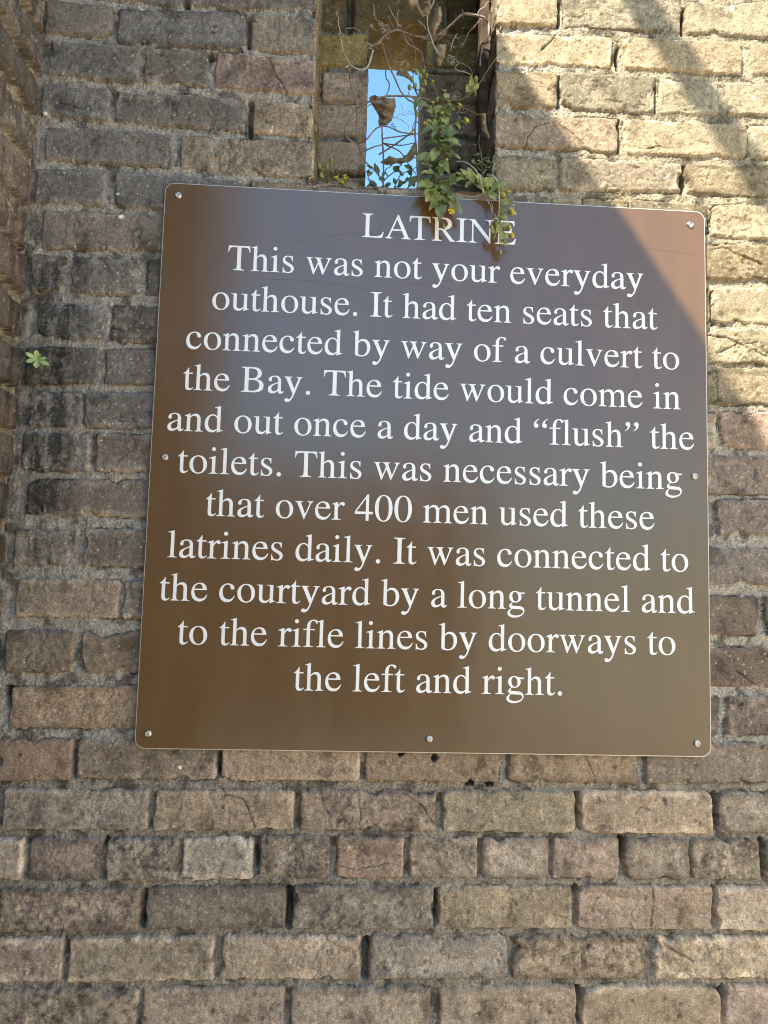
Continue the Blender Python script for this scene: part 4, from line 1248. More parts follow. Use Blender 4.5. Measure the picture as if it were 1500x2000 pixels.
def leaf_mesh(mb, base, tip, width, face, fold=0.25, curl=0.2, wavy=0.0, n=9, shape='ovate', twist=0.0):
    base, tip = np.asarray(base, float), np.asarray(tip, float)
    ax = tip - base
    L = np.linalg.norm(ax)
    ax /= L
    face = np.asarray(face, float)
    side = np.cross(ax, face)
    side /= np.linalg.norm(side) + 1e-9
    nrm = np.cross(side, ax)
    V, F = [], []
    ph = pr.random() * 6
    for i in range(n + 1):
        t = i / n
        if shape == 'ovate':
            w = math.sin(math.pi * min(1, t ** 0.75 * 0.97 + 0.03)) ** 0.8
        elif shape == 'spat':
            w = math.sin(math.pi * min(1, t ** 1.5 * 0.94 + 0.04)) ** 0.85
        else:
            w = math.sin(math.pi * min(1, t * 0.97 + 0.02)) ** 0.6
        w *= width / 2
        c = base + ax * L * t - nrm * curl * L * t * t + nrm * curl * 0.4 * L * t
        s2 = side * math.cos(twist * t) + nrm * math.sin(twist * t)
        n2 = nrm * math.cos(twist * t) - side * math.sin(twist * t)
        for k, q in enumerate((-1, -.5, 0, .5, 1)):
            wv = wavy * width * (math.sin(t * 17 + ph + q) + .6 * math.sin(t * 29 + ph * 2)) * abs(q)
            ww = w * (1 + (0.16 * math.sin(t * 22 + ph + (3 if q > 0 else 0)) if wavy and abs(q) == 1 else 0))
            V.append(c + s2 * ww * q + n2 * (abs(q) * fold * w + wv))
        if i:
            for k in range(4):
                a = (i - 1) * 5 + k
                F.append((a, a + 1, a + 6, a + 5))
    mb.add(V, F)

def flower(parent, p, d, R=0.0052, open_=1.0, cup=True):
    """small yellow composite head: domed disc, a fringe of rays, green cup"""
    p = np.asarray(p, float)
    d = np.asarray(d, float); d = d / np.linalg.norm(d)
    a = np.cross(d, [0.31, 0.52, 0.79]); a /= np.linalg.norm(a)
    b = np.cross(d, a)
    V, F, mi = [], [], []
    n, m = 14, 5
    for i in range(m + 1):                              # bumpy disc
        th = math.pi / 2 * i / m
        for k in range(n):
            q = 2 * math.pi * k / n
            r = R * .62 * math.sin(th) * (1 + pr.uniform(-.12, .12)) if i else 0.0001
            V.append(p + d * (R * .55 * math.cos(th) * (1 + pr.uniform(-.15, .15))) + r * (math.cos(q) * a + math.sin(q) * b))
    for i in range(m):
        for k in range(n):
            F.append((i * n + k, i * n + (k + 1) % n, (i + 1) * n + (k + 1) % n, (i + 1) * n + k)); mi.append(1)
    nr = int(15 * open_) + 3
    for k in range(nr):                                 # rays
        q = 2 * math.pi * k / nr + pr.uniform(-.15, .15)
        o = math.cos(q) * a + math.sin(q) * b
        t = np.cross(d, o)
        L = R * (0.75 + 0.5 * pr.random()) * (0.5 + .5 * open_)
        up = pr.uniform(-.15, .5) + (1 - open_) * .9
        b0 = p + o * R * .5
        e = o * math.cos(up) + d * math.sin(up)
        w = R * .17
        i0 = len(V)
        V += [b0 - t * w * .6, b0 + t * w * .6, b0 + e * L * .6 + t * w + d * .0003, b0 + e * L, b0 + e * L * .6 - t * w]
        F.append((i0, i0 + 1, i0 + 2, i0 + 3, i0 + 4)); mi.append(0)
    f = link_mesh('flower', V, F, None, parent, mats=[M_PETAL, M_DISC], midx=mi)
    if cup:
        V, F = [], []
        prof = [(0.10, -1.55), (.42, -1.35), (.62, -.8), (.60, -.3), (.56, 0.05)]
        for r, h in prof:
            for k in range(10):
                q = 2 * math.pi * k / 10
                V.append(p + d * h * R + r * R * (1 + .12 * (k % 2)) * (math.cos(q) * a + math.sin(q) * b))
        for i in range(len(prof) - 1):
            for k in range(10):
                F.append((i * 10 + k, i * 10 + (k + 1) % 10, (i + 1) * 10 + (k + 1) % 10, (i + 1) * 10 + k))
        link_mesh('flower_cup', V, F, M_CUP, f)
    return f

def bud(parent, p, d, R=0.0036):
    p = np.asarray(p, float)
    d = np.asarray(d, float); d = d / np.linalg.norm(d)
    a = np.cross(d, [0.31, 0.52, 0.79]); a /= np.linalg.norm(a)
    b = np.cross(d, a)
    V, F = [], []
    prof = [(0.15, -1.4), (.75, -.9), (1.0, 0), (.8, .9), (.35, 1.5), (.05, 1.7)]
    for r, h in prof:
        for k in range(9):
            q = 2 * math.pi * k / 9
            V.append(p + d * h * R + r * R * (1 + .1 * (k % 2)) * (math.cos(q) * a + math.sin(q) * b))
    for i in range(len(prof) - 1):
        for k in range(9):
            F.append((i * 9 + k, i * 9 + (k + 1) % 9, (i + 1) * 9 + (k + 1) % 9, (i + 1) * 9 + k))
    return link_mesh('flower_bud', V, F, M_CUP, parent)

# ---- the dead thorny vine
def curl_pts(zx, zy, r, turns, y, grow=1.0, sx=1.0, a0=0.0):
    n = int(10 * turns) + 2
    return [P3(*ZX(zx + sx * r * (1 - grow * i / n * .75) * math.cos(a0 + 2 * math.pi * turns * i / n),
                   zy + r * (1 - grow * i / n * .75) * math.sin(a0 + 2 * math.pi * turns * i / n)), y + 0.006 * math.sin(i)) for i in range(n + 1)]
vine = thing('dead_vine', 'dead brown thorny vine looping across the slit window with curled dry leaves', 'vine', tuple(P3(*ZX(540, 1240), .06)))
st = MB()
runs = [
 ([(1120, 100), (1050, 90), (980, 150), (900, 220), (840, 240), (740, 235), (680, 215), (620, 195), (575, 210), (540, 232), (490, 285), (445, 295), (420, 302), (380, 335), (350, 372), (318, 425), (310, 470), (320, 560), (350, 640), (357, 720), (358, 800), (360, 880), (370, 960), (410, 1050), (480, 1110), (520, 1180), (545, 1250)], .05, .07, .0026, .0016),
 ([(1050, 90), (1120, 98), (1180, 112), (1212, 150), (1216, 220), (1195, 280), (1175, 320), (1162, 370), (1160, 430)], .05, .04, .0028, .0021),
 ([(490, 285), (515, 278), (528, 300), (534, 335), (560, 420), (600, 500), (640, 590), (690, 650), (722, 665), (740, 700)], .06, .09, .0024, .0017),
 ([(830, 650), (720, 630), (640, 625), (540, 627), (450, 655), (370, 700), (310, 765), (280, 825), (285, 880), (310, 912), (360, 932), (415, 912), (450, 870), (490, 832), (540, 820), (600, 842), (640, 860), (720, 872)], .08, .05, .0023, .0016),
 ([(620, 195), (660, 225), (690, 285), (745, 318), (775, 340), (790, 400), (805, 460)], .06, .05, .0018, .0012),
 ([(620, 200), (690, 240), (725, 290), (740, 350), (735, 430)], .075, .085, .0018, .0012),
 ([(575, 410), (550, 440), (545, 500), (568, 545), (562, 590), (548, 620)], .10, .10, .0017, .0012),
 ([(730, 640), (742, 740), (735, 860), (745, 980), (750, 1100), (752, 1215)], .10, .09, .0019, .0024),
 ([(420, 978), (470, 955), (522, 940), (530, 905), (600, 892), (690, 880), (760, 870)], .11, .10, .0017, .0014),
 ([(500, 1006), (560, 970), (620, 930), (690, 880), (730, 840)], .12, .10, .0022, .0016),
 ([(525, 930), (560, 950), (640, 990), (700, 1080), (740, 1130)], .12, .11, .0018, .0013),
 ([(540, 935), (600, 943), (660, 945), (730, 930)], .12, .10, .0016, .0012),
 ([(520, 830), (522, 900), (528, 1000), (530, 1100), (530, 1250)], .12, .12, .0017, .0020),
 ([(1170, 120), (1120, 175), (1080, 218), (1055, 280), (1020, 305), (975, 298), (945, 262)], .06, .06, .0016, .0007),
 ([(740, 230), (790, 250), (840, 262), (900, 250), (945, 200), (930, 190)], .06, .05, .0016, .0010),
 ([(500, 640), (430, 690), (340, 760), (300, 810)], .07, .07, .0012, .0009),
 ([(880, 240), (850, 262), (830, 268), (790, 250), (760, 215), (735, 190)], .07, .07, .0011, .0007),
 ([(690, 285), (660, 330), (610, 385), (580, 405)], .09, .09, .0010, .0007),
 ([(1000, 405), (1060, 420), (1100, 455), (1110, 490)], .10, .10, .0013, .0010),
 ([(440, 160), (460, 185), (500, 205), (560, 198), (620, 195)], .06, .06, .0014, .0018),
 ([(735, 420), (700, 430), (640, 400), (590, 415), (570, 430)], .10, .10, .0008, .0006),
]
for z, ya, yb, ra, rb in runs:
    p = st.tube(V3(z, ya, yb), ra * .78, rb * .72, 7, jit=.16)
    if ra > .0015:
        for i in range(6, len(p) - 3, 9):
            if pr.random() < .55:
                d = np.array([pr.uniform(-1, 1), pr.uniform(-.5, .3), pr.uniform(-1, 1)])
                st.cone(p[i], d, .0009, .0065)
for z, y in (((490, 285), .06), ((620, 195), .06), ((1050, 90), .05), ((310, 450), .055), ((1180, 112), .05), ((540, 627), .06), ((840, 240), .05)):
    c = P3(*ZX(*z), y)
    for k in range(3):
        st.cone(c, [pr.uniform(-1, 1), pr.uniform(-.4, .1), pr.uniform(-1, 1)], .0020, .010)
st.build('stem', M_STEM, vine)
pale = [
 ([(222, 72), (228, 100), (240, 118), (236, 150), (250, 215), (252, 245), (262, 310), (280, 360), (303, 405), (330, 435), (370, 452), (410, 450), (435, 420), (450, 370), (462, 325)], .05, .0006, .0019),
 ([(462, 22), (470, 60), (468, 95), (490, 135), (520, 145), (525, 180), (500, 195)], .06, .0006, .0009),
 ([(568, 40), (585, 85), (612, 130), (625, 180)], .06, .0005, .0009), ([(630, 60), (618, 110), (630, 175)], .06, .0004, .0008),
 ([(560, 100), (575, 140), (600, 190)], .06, .0003, .0006), ([(288, 185), (330, 182), (360, 190), (380, 206)], .06, .0007, .0004),
 ([(1228, 8), (1205, 15), (1190, 45), (1160, 60), (1140, 95)], .04, .0006, .0007), ([(660, 190), (690, 175), (715, 160)], .06, .0006, .0004),
 ([(860, 0), (845, 40), (815, 105), (820, 190), (838, 240), (852, 285), (880, 340)], .03, .0012, .0016),
 ([(1010, 220), (985, 260), (966, 330)], .04, .0006, .0008), ([(990, 240), (1020, 250), (1030, 240)], .04, .0004, .0004), ([(1040, 270), (1050, 300), (1030, 310)], .05, .0004, .0004),
 ([(590, 770), (620, 758), (640, 740), (665, 752), (690, 738), (705, 748), (730, 738)], .08, .0005, .0004),
 ([(590, 762), (625, 772), (655, 785), (668, 800), (690, 812), (697, 850)], .08, .0005, .0004), ([(690, 720), (715, 732), (745, 720)], .08, .0004, .0004),
 ([(640, 680), (655, 700), (650, 720), (660, 745), (672, 720)], .08, .0004, .0003), ([(420, 268), (435, 285), (470, 300), (495, 318)], .055, .0008, .0004),
 ([(590, 405), (610, 395), (640, 410), (670, 395), (700, 420)], .09, .0006, .0004), ([(280, 440), (300, 430), (310, 425)], .05, .0016, .0010),
 ([(1000, 390), (1020, 410), (995, 440), (1020, 462), (1060, 470), (1110, 490)], .06, .0009, .0011), ([(690, 600), (720, 640), (770, 650), (830, 700)], .04, .0010, .0012)]
for z, y, ra, rb in pale:
    td = MB()
    td.tube(V3(z, y, y, .004), ra, rb, 5)
    td.build('tendril', M_DRYST, vine)
for zx, zy, r, t in ((250, 225, 16, 2.3), (262, 232, 12, 1.6), (550, 180, 26, 1.8), (530, 200, 16, 2.2), (560, 235, 18, 1.5), (505, 165, 14, 1.6), (445, 305, 17, 2.4), (440, 300, 10, 1.5), (545, 640, 18, 2), (370, 665, 14, 1.3), (960, 390, 28, 2.2), (980, 410, 16, 1.8), (985, 380, 20, 1.4), (640, 170, 12, 1.8),
                     (470, 95, 8, 1.5), (590, 815, 12, 1.5), (640, 415, 14, 1.5), (690, 425, 14, 1.2), (1185, 515, 14, 1.3), (380, 905, 14, 1.2), (600, 830, 12, 1.4), (1040, 715, 22, 1.2), (1010, 620, 30, 1.3), (985, 640, 18, 1.7), (225, 85, 7, 1.4), (450, 165, 12, 1.5)):
    td = MB()
    td.tube(curl_pts(zx, zy, r, t, .055, a0=pr.random() * 6), .0007, .0004, 5, step=0.003)
    td.build('tendril', M_DRYST, vine)

def patch_leaf(name, outline, y, rows, bend, mat, parent, twist=0.0):
    """a curled dry leaf: outline given as left / right edge points down its length, bowed out of its plane"""
    V, F = [], []
    n = len(rows)
    m = 7
    ph = pr.random() * 6
    dense = []
    for i in range(n - 1):
        for t in np.linspace(0, 1, 6, endpoint=False):
            dense.append([rows[i][k] * (1 - t) + rows[i + 1][k] * t for k in range(4)])
    dense.append(rows[-1])
    for i, (ax, ay, bx, by) in enumerate(dense):
        w = math.hypot(bx - ax, by - ay) * .0003 * 0.8
        for k in range(m):
            s = k / (m - 1)
            e = (2.2 * math.sin(i * 1.7 + ph) + 1.6 * math.sin(i * 2.9 + k)) if k in (0, m - 1) else 0
            dy = bend * w * math.cos((s - .5) * math.pi) * 0.8 * (1 + .35 * math.sin(i * .7 + ph)) + 0.0012 * math.sin(i * .6 + k * 1.2 + ph) + 0.0006 * math.sin(i * .4 - k * 2.0) + twist * (s - .5) * w
            V.append(P3(*ZX(ax * (1 - s) + bx * s + e, ay * (1 - s) + by * s + e), y - dy))
        if i:
            for k in range(m - 1):
                a = (i - 1) * m + k
                F.append((a, a + 1, a + m + 1, a + m))
    return link_mesh(name, V, F, mat, parent)
patch_leaf('dry_leaf', None, .075, [(436, 640, 606, 640), (446, 668, 610, 690), (476, 715, 596, 745), (500, 755, 584, 785), (496, 795, 560, 808), (502, 826, 520, 828)], .55, M_DEAD, vine)
patch_leaf('dry_leaf', None, .080, [(438, 630, 470, 618), (440, 645, 500, 630), (455, 660, 520, 632), (540, 634, 560, 628)], -.5, M_DEAD, vine)
patch_leaf('dry_leaf', None, .09, [(508, 1058, 512, 1052), (545, 1075, 570, 1014), (600, 1066, 610, 1030), (655, 1062, 650, 1028), (712, 1048, 690, 996), (745, 1000, 705, 968), (742, 940, 732, 925)], .6, M_DEAD, vine)
patch_leaf('dry_leaf', None, .02, [(640, -20, 640, -10), (690, 48, 700, -40), (740, 88, 745, -30), (790, 110, 770, 60), (830, 92, 790, 70), (842, 50, 800, 40), (835, 0, 790, 10)], .8, M_DEAD, vine)
patch_leaf('dry_leaf', None, .035, [(868, 60, 900, 40), (862, 105, 912, 90), (845, 150, 905, 140), (835, 200, 880, 185), (838, 255, 860, 235), (830, 272, 836, 268)], .7, M_DEAD, vine, .5)
patch_leaf('dry_leaf', None, .045, [(878, 290, 938, 288), (874, 320, 936, 330), (864, 350, 930, 370), (862, 390, 912, 400), (880, 425, 900, 428)], .5, M_DEAD, vine)
patch_leaf('dry_leaf', None, .085, [(622, 436, 660, 444), (618, 470, 690, 470), (612, 488, 705, 492), (660, 498, 722, 520), (700, 520, 716, 540)], .35, M_DEAD, vine)
patch_leaf('dry_leaf', None, .02, [(1150, 738, 1198, 738), (1165, 765, 1200, 770), (1168, 800, 1198, 805), (1170, 840, 1206, 845), (1176, 872, 1222, 885), (1205, 903, 1220, 900)], .7, M_DEAD, vine, .4)
patch_leaf('dry_leaf', None, .05, [(735, 125, 745, 122), (740, 140, 775, 138), (765, 160, 800, 165), (800, 190, 812, 195)], .5, M_DEAD, vine)
patch_leaf('dry_leaf', None, .05, [(905, 190, 945, 195), (895, 215, 940, 225), (900, 240, 930, 235)], .5, M_DEAD, vine)

# ---- the flowering plant rooted on the sill, growing up and hanging down over the sign
UPV = np.array([0, 0, 1.0])
def petiole_leaf(mb, z0, z1, w, y0, y1, **k):
    b, t = P3(*ZX(*z0), y0), P3(*ZX(*z1), y1)
    face = np.array([pr.uniform(-.5, .5), -1.0, pr.uniform(.1, .9)])
    leaf_mesh(mb, b, t, w * .00026, face, **k)

pl = thing('flowering_weed', 'tall leafy weed with small yellow flowers, growing in the slit window', 'plant', tuple(P3(*ZX(895, 1245), -.005)))
sm_ = MB()
main = [(893, 1250), (890, 1150), (886, 1050), (888, 950), (893, 860), (903, 770), (915, 690), (928, 620), (934, 580)]
sm_.tube(V3(main, .0, .01, .002), .0021, .0010, 7)
sm_.tube(V3([(893, 1240), (896, 1290), (890, 1350), (893, 1400), (900, 1440), (918, 1470)], -.008, -.022, .001), .0012, .0007, 6)
side = [([(903, 770), (870, 720), (830, 690), (800, 610), (770, 590)], .0), ([(893, 860), (850, 800), (800, 690), (760, 640), (735, 560)], .01), ([(915, 690), (890, 640), (860, 570), (848, 540)], .0),
        ([(800, 610), (790, 560), (786, 500)], .0), ([(760, 640), (728, 560), (722, 470)], .01), ([(903, 770), (940, 720), (965, 690)], -.005), ([(910, 720), (960, 700), (1022, 690)], -.005),
        ([(893, 860), (940, 840), (1000, 800), (1066, 792)], -.01), ([(1000, 800), (1030, 770), (1010, 750)], -.008), ([(893, 860), (820, 850), (800, 815)], .0), ([(888, 900), (830, 880), (740, 790), (715, 860)], .01),
        ([(930, 655), (1030, 648), (1100, 605), (1150, 550), (1200, 470), (1240, 410), (1300, 322)], .0), ([(1060, 632), (1075, 590), (1095, 545), (1110, 510)], .0), ([(1080, 618), (1110, 570), (1132, 525)], .0), ([(1020, 690), (1080, 715), (1150, 750)], .0),
        ([(890, 1200), (915, 1130), (925, 1075), (938, 1045)], -.01), ([(895, 1220), (960, 1190), (1010, 1160), (1040, 1130)], -.015), ([(893, 1245), (930, 1290), (960, 1340), (970, 1370)], -.02), ([(880, 600), (850, 545), (830, 500)], .015), ([(770, 590), (740, 580), (715, 570)], .01)]
for z, y in side:
    sm_.tube(V3(z, y, y - .006, .002), .0011, .0007, 5)
sm_.build('stem', M_TWIG, pl)
lv, lv2 = MB(), MB()
LEAVES = [((890, 1240), (800, 1300), 70), ((890, 1210), (752, 1175), 72), ((895, 1250), (1045, 1335), 66), ((890, 1290), (900, 1405), 72), ((895, 1240), (860, 1330), 50), ((900, 1220), (1010, 1300), 48), ((888, 1160), (800, 1090), 62), ((888, 1170), (905, 1085), 52), ((890, 1200), (985, 1150), 50),
          ((886, 1040), (745, 1000), 50), ((886, 1030), (820, 1015), 60), ((888, 1060), (960, 1090), 46), ((887, 990), (1035, 990), 60), ((888, 960), (1000, 935), 56), ((888, 940), (760, 915), 46), ((890, 920), (1020, 900), 60), ((892, 880), (1010, 840), 70), ((893, 860), (770, 860), 66), ((890, 1000), (1020, 1010), 40), ((888, 1080), (780, 1060), 40),
          ((897, 820), (800, 830), 60), ((897, 810), (990, 870), 66), ((900, 780), (840, 740), 40), ((905, 760), (960, 800), 44), ((910, 730), (870, 690), 36), ((918, 690), (975, 740), 38), ((922, 660), (890, 620), 34), ((925, 640), (960, 610), 34), ((932, 600), (905, 570), 24), ((800, 660), (755, 700), 36), ((810, 690), (850, 740), 36), ((770, 640), (730, 700), 34),
          ((900, 1130), (880, 1070), 40), ((892, 900), (960, 880), 50), ((893, 850), (880, 790), 40), ((890, 980), (840, 1010), 50), ((895, 1240), (800, 1210), 60), ((890, 1180), (960, 1230), 44)]
for z0, z1, w in LEAVES:
    y = -.012 if z0[1] > 1150 else -.004
    dy = -.03 if z0[1] > 1150 else pr.uniform(-.03, .005)
    petiole_leaf(lv if pr.random() < .7 else lv2, z0, z1, w * 1.32, y, y + dy, fold=pr.uniform(.15, .5), curl=pr.uniform(.1, .7), wavy=.10, twist=pr.uniform(-.6, .6))
for z0, z1, w in [((1110, 600), (1065, 590), 26), ((1095, 560), (1110, 500), 26), ((1085, 600), (1075, 545), 22), ((1120, 590), (1150, 545), 18), ((1000, 1190), (940, 1215), 30), ((960, 1190), (1000, 1120), 30), ((760, 620), (800, 580), 20), ((830, 700), (780, 690), 26),
                  ((940, 720), (970, 665), 30), ((960, 700), (1000, 720), 24), ((1000, 800), (1030, 835), 26), ((850, 800), (810, 780), 28), ((895, 1230), (920, 1170), 34), ((892, 1235), (865, 1180), 30), ((892, 1225), (940, 1190), 30), ((893, 1230), (900, 1180), 30)]:
    petiole_leaf(lv2, z0, z1, w * 1.35, -.006, -.012, fold=.3, curl=.15, wavy=.05)
stemx = lambda zy: float(np.interp(zy, [580, 620, 690, 770, 860, 950, 1050, 1150, 1250], [934, 928, 915, 903, 893, 888, 886, 890, 893]))
for k in range(32):                                     # smaller leaves all the way up the stem
    zy = pr.uniform(640, 1260)
    a = pr.choice([-1, 1]) * pr.uniform(.2, 1.9)
    L = pr.uniform(40, 85) * (0.55 + .45 * (zy - 600) / 650)
    x0 = stemx(zy)
    petiole_leaf(lv if pr.random() < .6 else lv2, (x0, zy), (x0 + math.sin(a) * L * 1.1, zy - math.cos(a) * L * .7 + 14), pr.uniform(20, 46), .004, pr.uniform(-.045, .03), fold=pr.uniform(.1, .5), curl=pr.uniform(.1, .8), wavy=.10, twist=pr.uniform(-.8, .8))
lv.build('foliage', M_LEAF, pl)
lv2.build('pale_foliage', M_LEAFY, pl)
for zx, zy, dx, dz, s, yy in [(725, 455, .1, 1, .9, .008), (790, 462, 0, 1, 1, 0), (812, 486, .3, 1, .9, 0), (785, 548, .1, .8, .8, 0), (850, 528, .5, .8, 1, 0), (852, 668, -.1, .7, 1, -.005), (862, 716, -.3, .3, 1, -.005), (910, 730, 0, .2, 1.1, -.008), (965, 682, .1, .8, 1.05, -.008),
                               (1025, 680, .4, .8, 1.1, -.008), (1072, 782, .6, .5, 1.35, -.012), (806, 806, -.1, .1, 1.1, -.008), (714, 862, -.2, .2, .9, .004), (940, 1042, .3, .8, 1, -.012), (918, 1078, .3, .8, 1, -.012), (1032, 1140, .6, .7, 1.2, -.016), (1010, 1165, .5, .6, 1, -.016), (972, 1372, .4, -.2, 1.5, -.026)]:
    flower(pl, P3(*ZX(zx, zy), yy), [dx, -.75, dz], .0038 * s, pr.uniform(.55, 1))
for zx, zy in [(700, 570), (735, 560), (770, 500), (800, 540), (1132, 515), (1140, 560), (715, 520), (780, 590), (920, 1474), (1100, 515), (745, 470), (745, 745), (880, 650)]:
    bud(pl, P3(*ZX(zx, zy), .0 if zy < 1400 else -.022), [pr.uniform(-.3, .3), -.3, 1 if zy < 1400 else -1], .0034)

# ---- trailing plant on the right, hanging in front of the last letters
tr = thing('trailing_weed', 'straggly yellow flowered weed trailing over the sign edge beside the letter E', 'plant', tuple(P3(*ZX(1150, 1235), -.01)))
ts, tl, tp = MB(), MB(), MB()
for z, ya, yb, r in [([(1040, 1120), (1100, 1180), (1160, 1215), (1230, 1235), (1280, 1270), (1288, 1350), (1290, 1450), (1288, 1560), (1290, 1640)], -.005, -.032, .0013), ([(1288, 1330), (1320, 1300), (1340, 1260)], -.02, -.024, .0010), ([(1286, 1400), (1330, 1380), (1365, 1378)], -.03, -.034, .0010),
                     ([(1290, 1440), (1260, 1500), (1240, 1560)], -.03, -.024, .0013), ([(1288, 1500), (1320, 1490), (1350, 1482)], -.03, -.034, .0008), ([(1288, 1540), (1330, 1540), (1362, 1530)], -.03, -.034, .0008), ([(1160, 1215), (1190, 1190), (1215, 1180)], -.012, -.016, .0009), ([(1240, 1540), (1228, 1510), (1232, 1480)], -.026, -.03, .0008)]:
    ts.tube(V3(z, ya, yb, .001), r, r * .7, 6)
ts.build('stem', M_TWIG, tr)
for z, r in [([(1175, 1240), (1195, 1290), (1225, 1335), (1238, 1380), (1262, 1410), (1275, 1450)], .0010), ([(1095, 1075), (1130, 1110), (1155, 1150), (1168, 1200), (1180, 1250)], .0011), ([(1000, 1050), (1050, 1052), (1090, 1070), (1140, 1110)], .0008), ([(1205, 1140), (1240, 1145), (1268, 1175), (1280, 1240), (1284, 1330), (1280, 1420)], .0014),
             ([(1215, 1280), (1235, 1320), (1240, 1380)], .0007), ([(1285, 1320), (1282, 1450), (1250, 1550)], .0012)]:
    tp.tube(V3(z, -.012, -.026, .001), r, r * .8, 6)
tp.build('dry_stem', M_DRYST, tr)
TL = [((1230, 1240), (1330, 1180), 62), ((1180, 1215), (1255, 1150), 56), ((1090, 1170), (1035, 1090), 44), ((1120, 1190), (1080, 1085), 40), ((1150, 1200), (1120, 1115), 34), ((1160, 1210), (1150, 1120), 40), ((1200, 1240), (1180, 1270), 34), ((1240, 1250), (1290, 1270), 40), ((1270, 1270), (1330, 1310), 50), ((1290, 1330), (1370, 1310), 46),
      ((1300, 1340), (1390, 1330), 34), ((1290, 1400), (1340, 1430), 40), ((1290, 1380), (1325, 1360), 44), ((1286, 1440), (1250, 1420), 30), ((1290, 1560), (1340, 1600), 36), ((1288, 1500), (1320, 1560), 34), ((1290, 1480), (1350, 1450), 34), ((1250, 1520), (1228, 1475), 26), ((1100, 1180), (1060, 1220), 26), ((1260, 1260), (1340, 1215), 40), ((1215, 1240), (1260, 1300), 36),
      ((1130, 1200), (1190, 1240), 36), ((1288, 1460), (1265, 1510), 24), ((1060, 1150), (1000, 1120), 40), ((1070, 1160), (1010, 1170), 30)]
for z0, z1, w in TL:
    yy = -.016 if z0[1] < 1300 else -.030
    petiole_leaf(tl, z0, z1, w * 1.25, yy, yy - pr.uniform(.0, .014), fold=.3, curl=pr.uniform(.05, .3), wavy=.06)
tl.build('foliage', M_LEAFY, tr)
for zx, zy, dx, dz, s in [(1370, 1376, .6, .2, 1.5), (1342, 1246, .2, .7, 1.1), (1310, 1270, -.2, .3, 1.0), (1202, 1210, -.3, .6, 1.2), (1352, 1480, .5, .5, 1.1), (1366, 1530, .6, -.1, 1.2), (1325, 1535, .1, .1, 1.0)]:
    flower(tr, P3(*ZX(zx, zy), -.034 if zy > 1330 else -.022), [dx, -.7, dz], .0038 * s, pr.uniform(.6, 1))
for zx, zy in [(1290, 1640), (1232, 1478), (1265, 1450)]:
    bud(tr, P3(*ZX(zx, zy), -.032), [.1, -.3, -1], .0034)

# ---- clover-like sprig in the right corner of the sill
cl = thing('clover_sprig', 'tiny pale green clover sprig against the right side of the recess', 'plant', tuple(P3(*ZX(1165, 1210), .02)))
cs, cf = MB(), MB()
cs.tube(V3([(1155, 880), (1150, 940), (1165, 1000), (1172, 1080), (1178, 1160), (1170, 1215)], .03, .02, .001), .0009, .0012, 5)
for c in ((1140, 1015), (1195, 1025), (1130, 1075), (1205, 1085), (1165, 1050), (1110, 1060), (1185, 1120), (1215, 1060)):
    cs.tube(V3([(1172, 1120), ((1172 + c[0]) / 2, c[1] + 25), c], .022, .016, .001), .0006, .0005, 5)
    for k in range(3):
        a = pr.random() * 6 + k * 2.1
        b = P3(*ZX(*c), .016)
        leaf_mesh(cf, b, b + np.array([math.cos(a) * .0075, -.003, math.sin(a) * .0045]), .0062, [0.1, -.8, .6], fold=.15, curl=.1, n=5, shape='spat')
cs.build('stem', M_TWIG, cl)
cf.build('foliage', M_LEAF, cl)

# ---- small flowering weed at the left end of the sill
lf = thing('small_weed', 'low yellow flowered weed on the left end of the slit window sill', 'plant', tuple(P3(*ZX(150, 1215), .03)))
ls, ll = MB(), MB()
for z in ([(150, 1215), (130, 1150), (112, 1085)], [(155, 1215), (160, 1140), (162, 1085)], [(160, 1215), (175, 1130), (190, 1050)], [(165, 1215), (190, 1190), (215, 1165)], [(170, 1215), (230, 1200), (258, 1190)], [(175, 1215), (240, 1195), (278, 1160)], [(150, 1210), (140, 1170), (128, 1150)]):
    ls.tube(V3(z, .03, .02, .002), .0009, .0006, 5)
ls.build('stem', M_TWIG, lf)
for k in range(26):
    a = (pr.uniform(110, 250), pr.uniform(1120, 1210)) if k > 9 else (pr.uniform(120, 190), pr.uniform(1100, 1200))
    petiole_leaf(ll, a, (a[0] + pr.uniform(-28, 28), a[1] - pr.uniform(8, 36)), pr.uniform(10, 18), .028, .018, fold=.2, curl=.1)
ll.build('foliage', M_LEAFY, lf)
for zx, zy, s in [(220, 1155, 1.1), (280, 1160, 1.35), (262, 1186, 1.2), (130, 1150, .8), (275, 1145, 1)]:
    flower(lf, P3(*ZX(zx, zy), .018), [pr.uniform(-.3, .3), -.7, .6], .0038 * s, .9)
for zx, zy in [(112, 1082), (162, 1085), (190, 1045), (125, 1145)]:
    bud(lf, P3(*ZX(zx, zy), .02), [0, -.3, 1], .0036)

# ---- dark little shrub on the far side of the slit
sh_t = thing('dark_shrub', 'small leafy shrub silhouetted at the bottom of the slit window', 'plant', tuple(P3(*ZX(600, 1245), .22)))
ss, sl_ = MB(), MB()
SR = [([(545, 1250), (520, 1180), (480, 1120), (430, 1085)], .2), ([(560, 1250), (640, 1200), (700, 1165), (760, 1150)], .22), ([(520, 1190), (560, 1150), (610, 1110), (650, 1070)], .2), ([(480, 1120), (470, 1085), (478, 1060)], .2), ([(600, 1225), (640, 1140), (700, 1110), (740, 1090)], .24), ([(540, 1240), (470, 1220), (425, 1160)], .2),
      ([(620, 1210), (650, 1240), (740, 1190)], .22), ([(560, 1150), (540, 1110), (575, 1085)], .2), ([(440, 1100), (425, 1130), (440, 1170)], .2), ([(640, 1140), (630, 1100), (615, 1085)], .2), ([(700, 1165), (715, 1130), (700, 1100)], .2)]
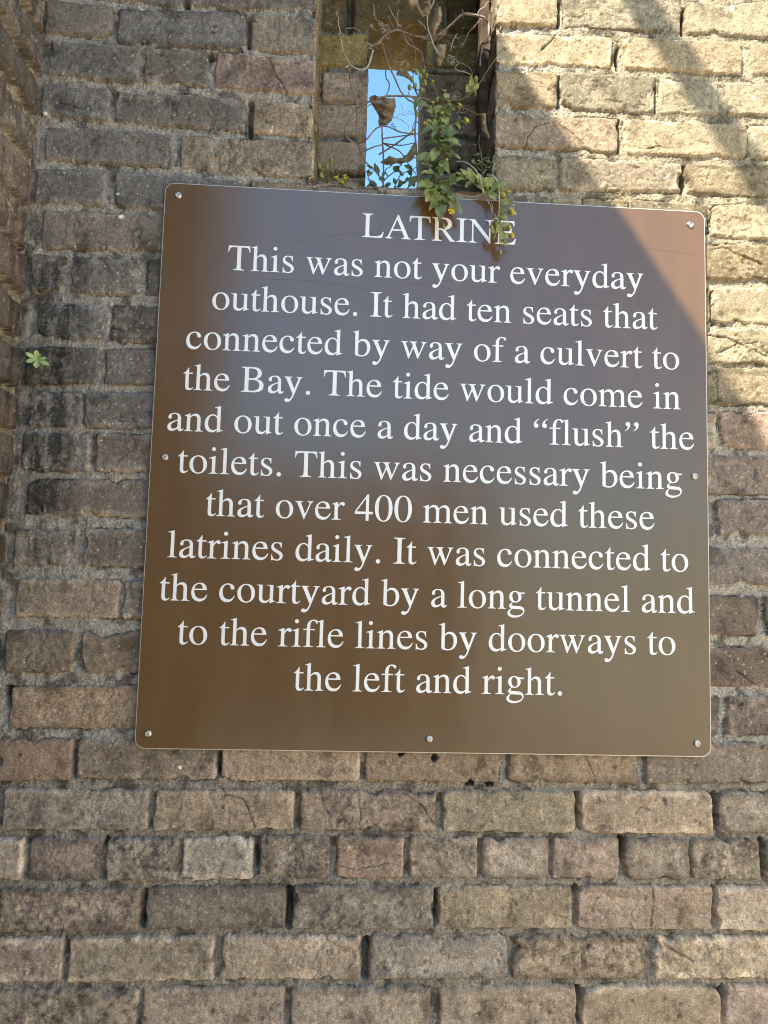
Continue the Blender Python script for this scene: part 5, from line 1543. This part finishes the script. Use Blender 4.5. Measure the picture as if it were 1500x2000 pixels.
for z, y in SR:
    p = ss.tube(V3(z, y, y - .03, .003), .0012, .0007, 5)
    for i in range(2, len(p), 5):
        a = pr.uniform(0, 6.28)
        leaf_mesh(sl_, p[i], p[i] + np.array([math.cos(a) * .013, pr.uniform(-.004, .004), math.sin(a) * .010 + .003]), pr.uniform(.006, .010), [pr.uniform(-.6, .6), -.8, pr.uniform(-.3, .6)], fold=.3, curl=.3, n=6)
for c, t, w in [((700, 1140), (712, 1100), 46), ((760, 1150), (690, 1205), 50), ((630, 1110), (615, 1080), 38), ((640, 1215), (635, 1165), 34), ((575, 1190), (530, 1230), 30), ((500, 1130), (470, 1060), 30), ((460, 1230), (450, 1170), 60), ((400, 1080), (368, 1095), 40), ((400, 1215), (365, 1180), 50)]:
    b, t_ = P3(*ZX(*c), .19), P3(*ZX(*t), .18)
    leaf_mesh(sl_, b, t_, w * .0003, [pr.uniform(-.4, .4), -1, .3], fold=.3, curl=.25)
ss.build('stem', M_TWIG, sh_t)
sl_.build('foliage', M_LEAF, sh_t)

# ---- seedling in the corner joint
sd_ = thing('seedling', 'tiny bright green seedling sprouting from the mortar beside the left side wall', 'plant', tuple(P3(50, 705, WY)))
q = MB()
q.tube([P3(48, 708, WY), P3(58, 705, -.004), P3(72, 701, -.012)], .0008, .0007, 6)
q.build('stem', M_TWIG, sd_)
q = MB()
c = P3(72, 702, -.012)
for (px, py), w in (((50, 688), .0072), ((71, 684), .0088), ((90, 699), .0074), ((95, 712), .0078), ((71, 718), .0092), ((51, 706), .0086), ((80, 692), .005)):
    leaf_mesh(q, c, P3(px, py, -.018), w, [0.1, -1, .35], fold=.12, curl=.12, shape='spat', n=7)
q.build('foliage', M_SEED, sd_)

# ---- wisps of dry grass caught above the sign
gt = thing('dry_grass_tuft', 'wispy pale dry grass caught in mortar just above the sign', 'grass', tuple(P3(1222, 390, WY)))
q = MB()
for pts in ([(1222, 392), (1230, 375), (1215, 362)], [(1225, 392), (1222, 372), (1232, 360)], [(1205, 385), (1220, 372), (1228, 395)], [(1228, 393), (1215, 376), (1200, 378)], [(1182, 386), (1188, 370), (1193, 360)], [(1224, 388), (1229, 380), (1222, 368), (1210, 372)], [(1220, 393), (1212, 380), (1218, 366)]):
    q.tube([P3(x, y, WY - .008 - .012 * i / len(pts)) for i, (x, y) in enumerate(pts)], .0005, .0003, 5)
q.build('blade', M_GRASS, gt)
